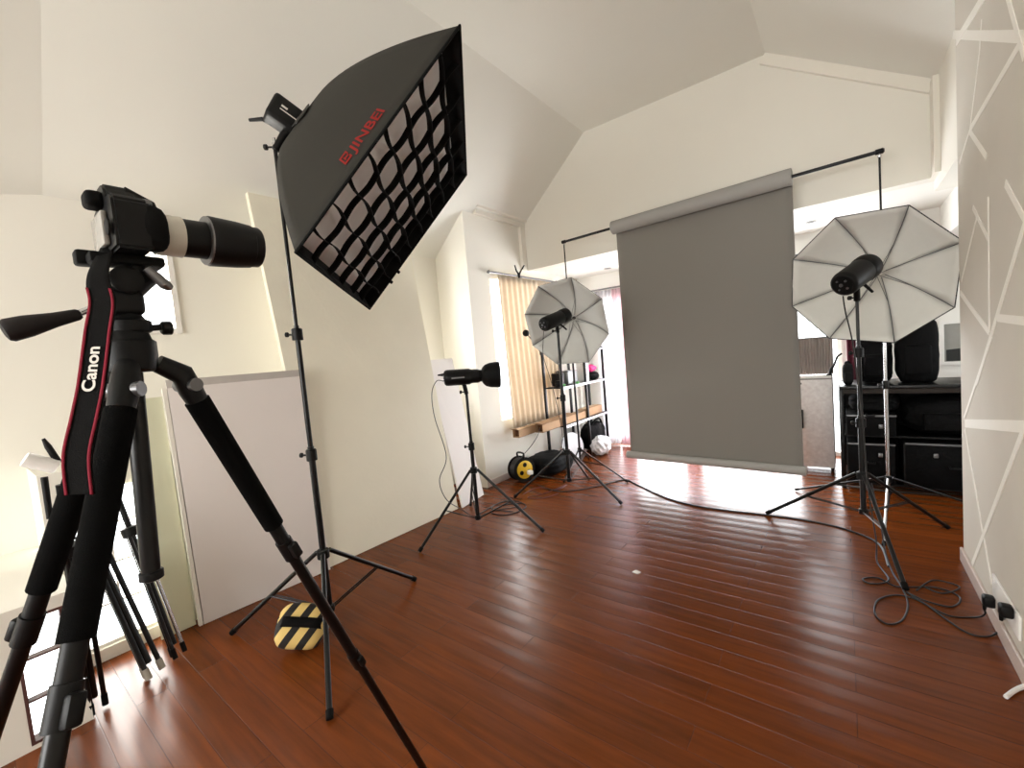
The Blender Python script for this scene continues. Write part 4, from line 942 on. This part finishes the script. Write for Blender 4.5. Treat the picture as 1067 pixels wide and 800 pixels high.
# framed picture on the far wall
t = thing('picture_frame', (.95, YF, 1.02), 'white framed picture of a dark horizon above the black rack', 'picture')
px0, px1, pz0, pz1 = .765, 1.25, 1.02, 1.468
MB().bb((px0, YF - .02, pz0), (px0 + .035, YF - .001, pz1)).bb((px1 - .035, YF - .02, pz0), (px1, YF - .001, pz1)).bb((px0 + .035, YF - .02, pz0), (px1 - .035, YF - .001, pz0 + .035)).bb((px0 + .035, YF - .02, pz1 - .035), (px1 - .035, YF - .001, pz1)).build('frame', M_white, t, smooth=False)
MB().bb((px0 + .035, YF - .008, pz0 + .035), (px1 - .035, YF - .003, pz1 - .035)).build('sky_print', M_picsky, t)
MB().prism([(px0 + .05, YF - .009, pz0 + .04), (px1 - .04, YF - .009, pz0 + .04), (px1 - .04, YF - .009, pz0 + .20), (px0 + .2, YF - .009, pz0 + .17), (px0 + .05, YF - .009, pz0 + .155)], (0, -.003, 0)).build('dark_ground', M_pic, t)
# downlights in the far ceiling
for (u, v, lab) in [(633, 279.5, 'round downlight in the far ceiling left of the backdrop'), (845, 231, 'round downlight in the far ceiling right of the backdrop')]:
    p = fl(u, v, ZF); t = thing('downlight', p, lab, 'ceiling light')
    MB().lathe(p + V((0, 0, -.006)), (0, 0, 1), [(0, .032), (0, .048), (.006, .052), (.006, .032)], 26, cap=False).build('bezel', M_down, t); MB().lathe(p + V((0, 0, -.004)), (0, 0, 1), [(0, .031), (.003, .031)], 22).build('lens', M_grey, t)

# ------------------------------------------------------------------ sockets, plugs, cables, scraps
P1 = atX(1030, 626, XR - .033); P2 = atX(1048, 636, XR - .033); ym = (P1.y + P2.y) / 2; zm = (P1.z + P2.z) / 2 + .01
sk = thing('wall_socket', (XR, ym, zm), 'white double wall socket low on the right wall', 'socket')
MB().bb((XR - .010, P2.y - .06, zm - .05), (XR, P1.y + .06, zm + .055), .004).build('plate', M_white, sk)
for y in (P1.y + .015, P2.y + .015): MB().bb((XR - .014, y - .012, zm + .030), (XR - .009, y + .012, zm + .047)).build('switch', M_white, sk)
def plug(c, lab):
    c = V(c); t = thing('mains_plug', c, lab, 'plug')
    MB().box(c, (.042, .048, .052), None, .010, 3).build('plug_body', M_blk, t); MB().tube([c + V((-.012, 0, -.020)), c + V((-.014, 0, -.048))], [.009, .006], 10).build('cord_grip', M_rub, t)
    return c + V((-.014, 0, -.046))
pl1 = plug(P1, 'black mains plug in the farther half of the wall socket')
pl2 = plug(P2, 'black mains plug in the nearer half of the wall socket')
def cable(name, pts, lab, r=.0042, n=10, cat='cable', m=M_cable):
    return tag(MB().tube(spline(pts, n), r, 8).build(name, m), lab, cat)
G = lambda u, v, z=.006: fl(u, v, z)
# power cord of the right flash down to the plug
c0 = hb + V((0, 0, -.07))
cable('power_cord', [c0, PD(881, 325, 3.62), PD(888, 355, 3.68), PD(894, 400, 3.74), (.085, 3.71, .85), (.10, 3.64, .42), (.13, 3.55, .10), G(914, 585), G(926, 604), G(908, 608), G(899, 603), G(915, 602), G(935, 611), G(975, 612), G(1000, 622), G(992, 632), G(965, 626), G(945, 617), G(985, 640), G(1015, 643), G(1026, 640, .05), pl1], 'black power cord from the large umbrella flash to the farther wall plug')
cable('power_cord', [(.12, 3.74, .42), (.155, 3.62, .22), (.17, 3.5, .06), G(930, 596), G(940, 612), G(946, 630), G(940, 646), G(925, 650), G(912, 640), G(914, 626), G(930, 620), G(948, 622), G(965, 630), G(990, 648), G(1010, 660), G(1030, 663), G(1044, 655, .02), G(1048, 645, .06), pl2], 'black power cord looping on the floor to the nearer wall plug')
cable('extension_cord', [G(955, 615), G(970, 605), G(985, 606), G(1000, 612), G(982, 618), G(960, 610)], 'small coil of black cord between the right stand and the wall', .004)
cable('extension_cord', [fl(560, 505, .01), G(585, 512), G(620, 507), G(650, 500), G(664, 505), G(690, 517), G(720, 526), G(760, 532), G(800, 536.5), G(840, 542), G(880, 551), G(915, 566), G(926, 590)], 'long black cord running across the floor under the backdrop', .0065)
cable('thin_cord', [sa - ax * .01 + V((0, 0, -.03)), PD(455, 397, 3.78), PD(450, 410, 3.77), PD(453, 435, 3.76), PD(465, 475, 3.7), PD(458, 500, 3.65), PD(465, 520, 3.6), G(480, 530, .16), G(495, 538, .02), G(515, 532), G(540, 527), G(525, 522), G(512, 530), G(535, 533)], 'thin cord hanging from the bowl reflector flash down to the floor', .0035)
cable('thin_cord', [G(500, 535), G(520, 524), G(538, 522), G(548, 528), G(530, 536), G(512, 534), G(525, 526), G(545, 524)], 'black cord coiled on the floor beside the low light stand', .005)
cable('thin_cord', [G(545, 515), G(560, 508), G(580, 510), G(590, 505), G(570, 513), G(550, 518), G(565, 519), G(582, 514)], 'dark reddish cord lying in front of the cable reel', .004, m=mat('cord_red', (88, 34, 36), .5))
cable('thin_cord', [hb2 + V((0, 0, -.06)), PD(566, 355, 4.24), PD(566.5, 372, 4.28), PD(575, 400, 4.32), PD(584, 440, 4.36), fl(588, 470, .3)], 'thin cord hanging from the small umbrella flash', .003)
rr0 = rc - axr * .08 + V((0, 0, .1))
cable('thin_cord', [rc - axr * .02 + V((0, 0, .118)), PD(553, 465, 5.0), PD(561, 452, 5.05), atX(563, 440, -3.2)], 'thin lead rising from the cable reel to the shelf', .0035)
sc = fl(663, 596, .001)
tag(MB().prism([sc + V((-.025, -.012, 0)), sc + V((.018, -.022, 0)), sc + V((.028, .012, 0)), sc + V((-.012, .024, 0))], (0, 0, .0025)).build('paper_scrap', M_pap), 'small white paper scrap on the bare floor', 'paper')
e = fl(1052, 722, .012)
cable('rope_end', [fl(1048, 726, .01), fl(1056, 720, .012), fl(1064, 716, .012), fl(1076, 712, .02)], 'knotted white rope end at the right edge by the skirting', .008, m=M_white)

# repeats of one kind share a group
GROUPS = {'light_stand': 'studio light stands', 'backdrop_stand': 'pair of backdrop stands', 'flash_head': 'studio flash heads', 'photo_umbrella': 'photo umbrellas', 'leaning_panel': 'panels leaning along the left wall',
          'folded_tripod': 'folded stands leaning at the left', 'cardboard_box': 'cardboard boxes on the middle shelf', 'mains_plug': 'plugs in the wall socket', 'power_cord': 'power cords of the right stand', 'thin_cord': 'thin loose cords',
          'extension_cord': 'extension cords on the floor', 'downlight': 'downlights in the far ceiling', 'flight_case': 'black cases in the rack', 'window_curtain': 'window curtains', 'curtain_rod': 'curtain rods', 'tape_roll': 'green rolls on the upper shelf'}
for o in COL.objects:
    if o.parent is None and 'label' in o and o.name.split('.')[0] in GROUPS: o['group'] = GROUPS[o.name.split('.')[0]]
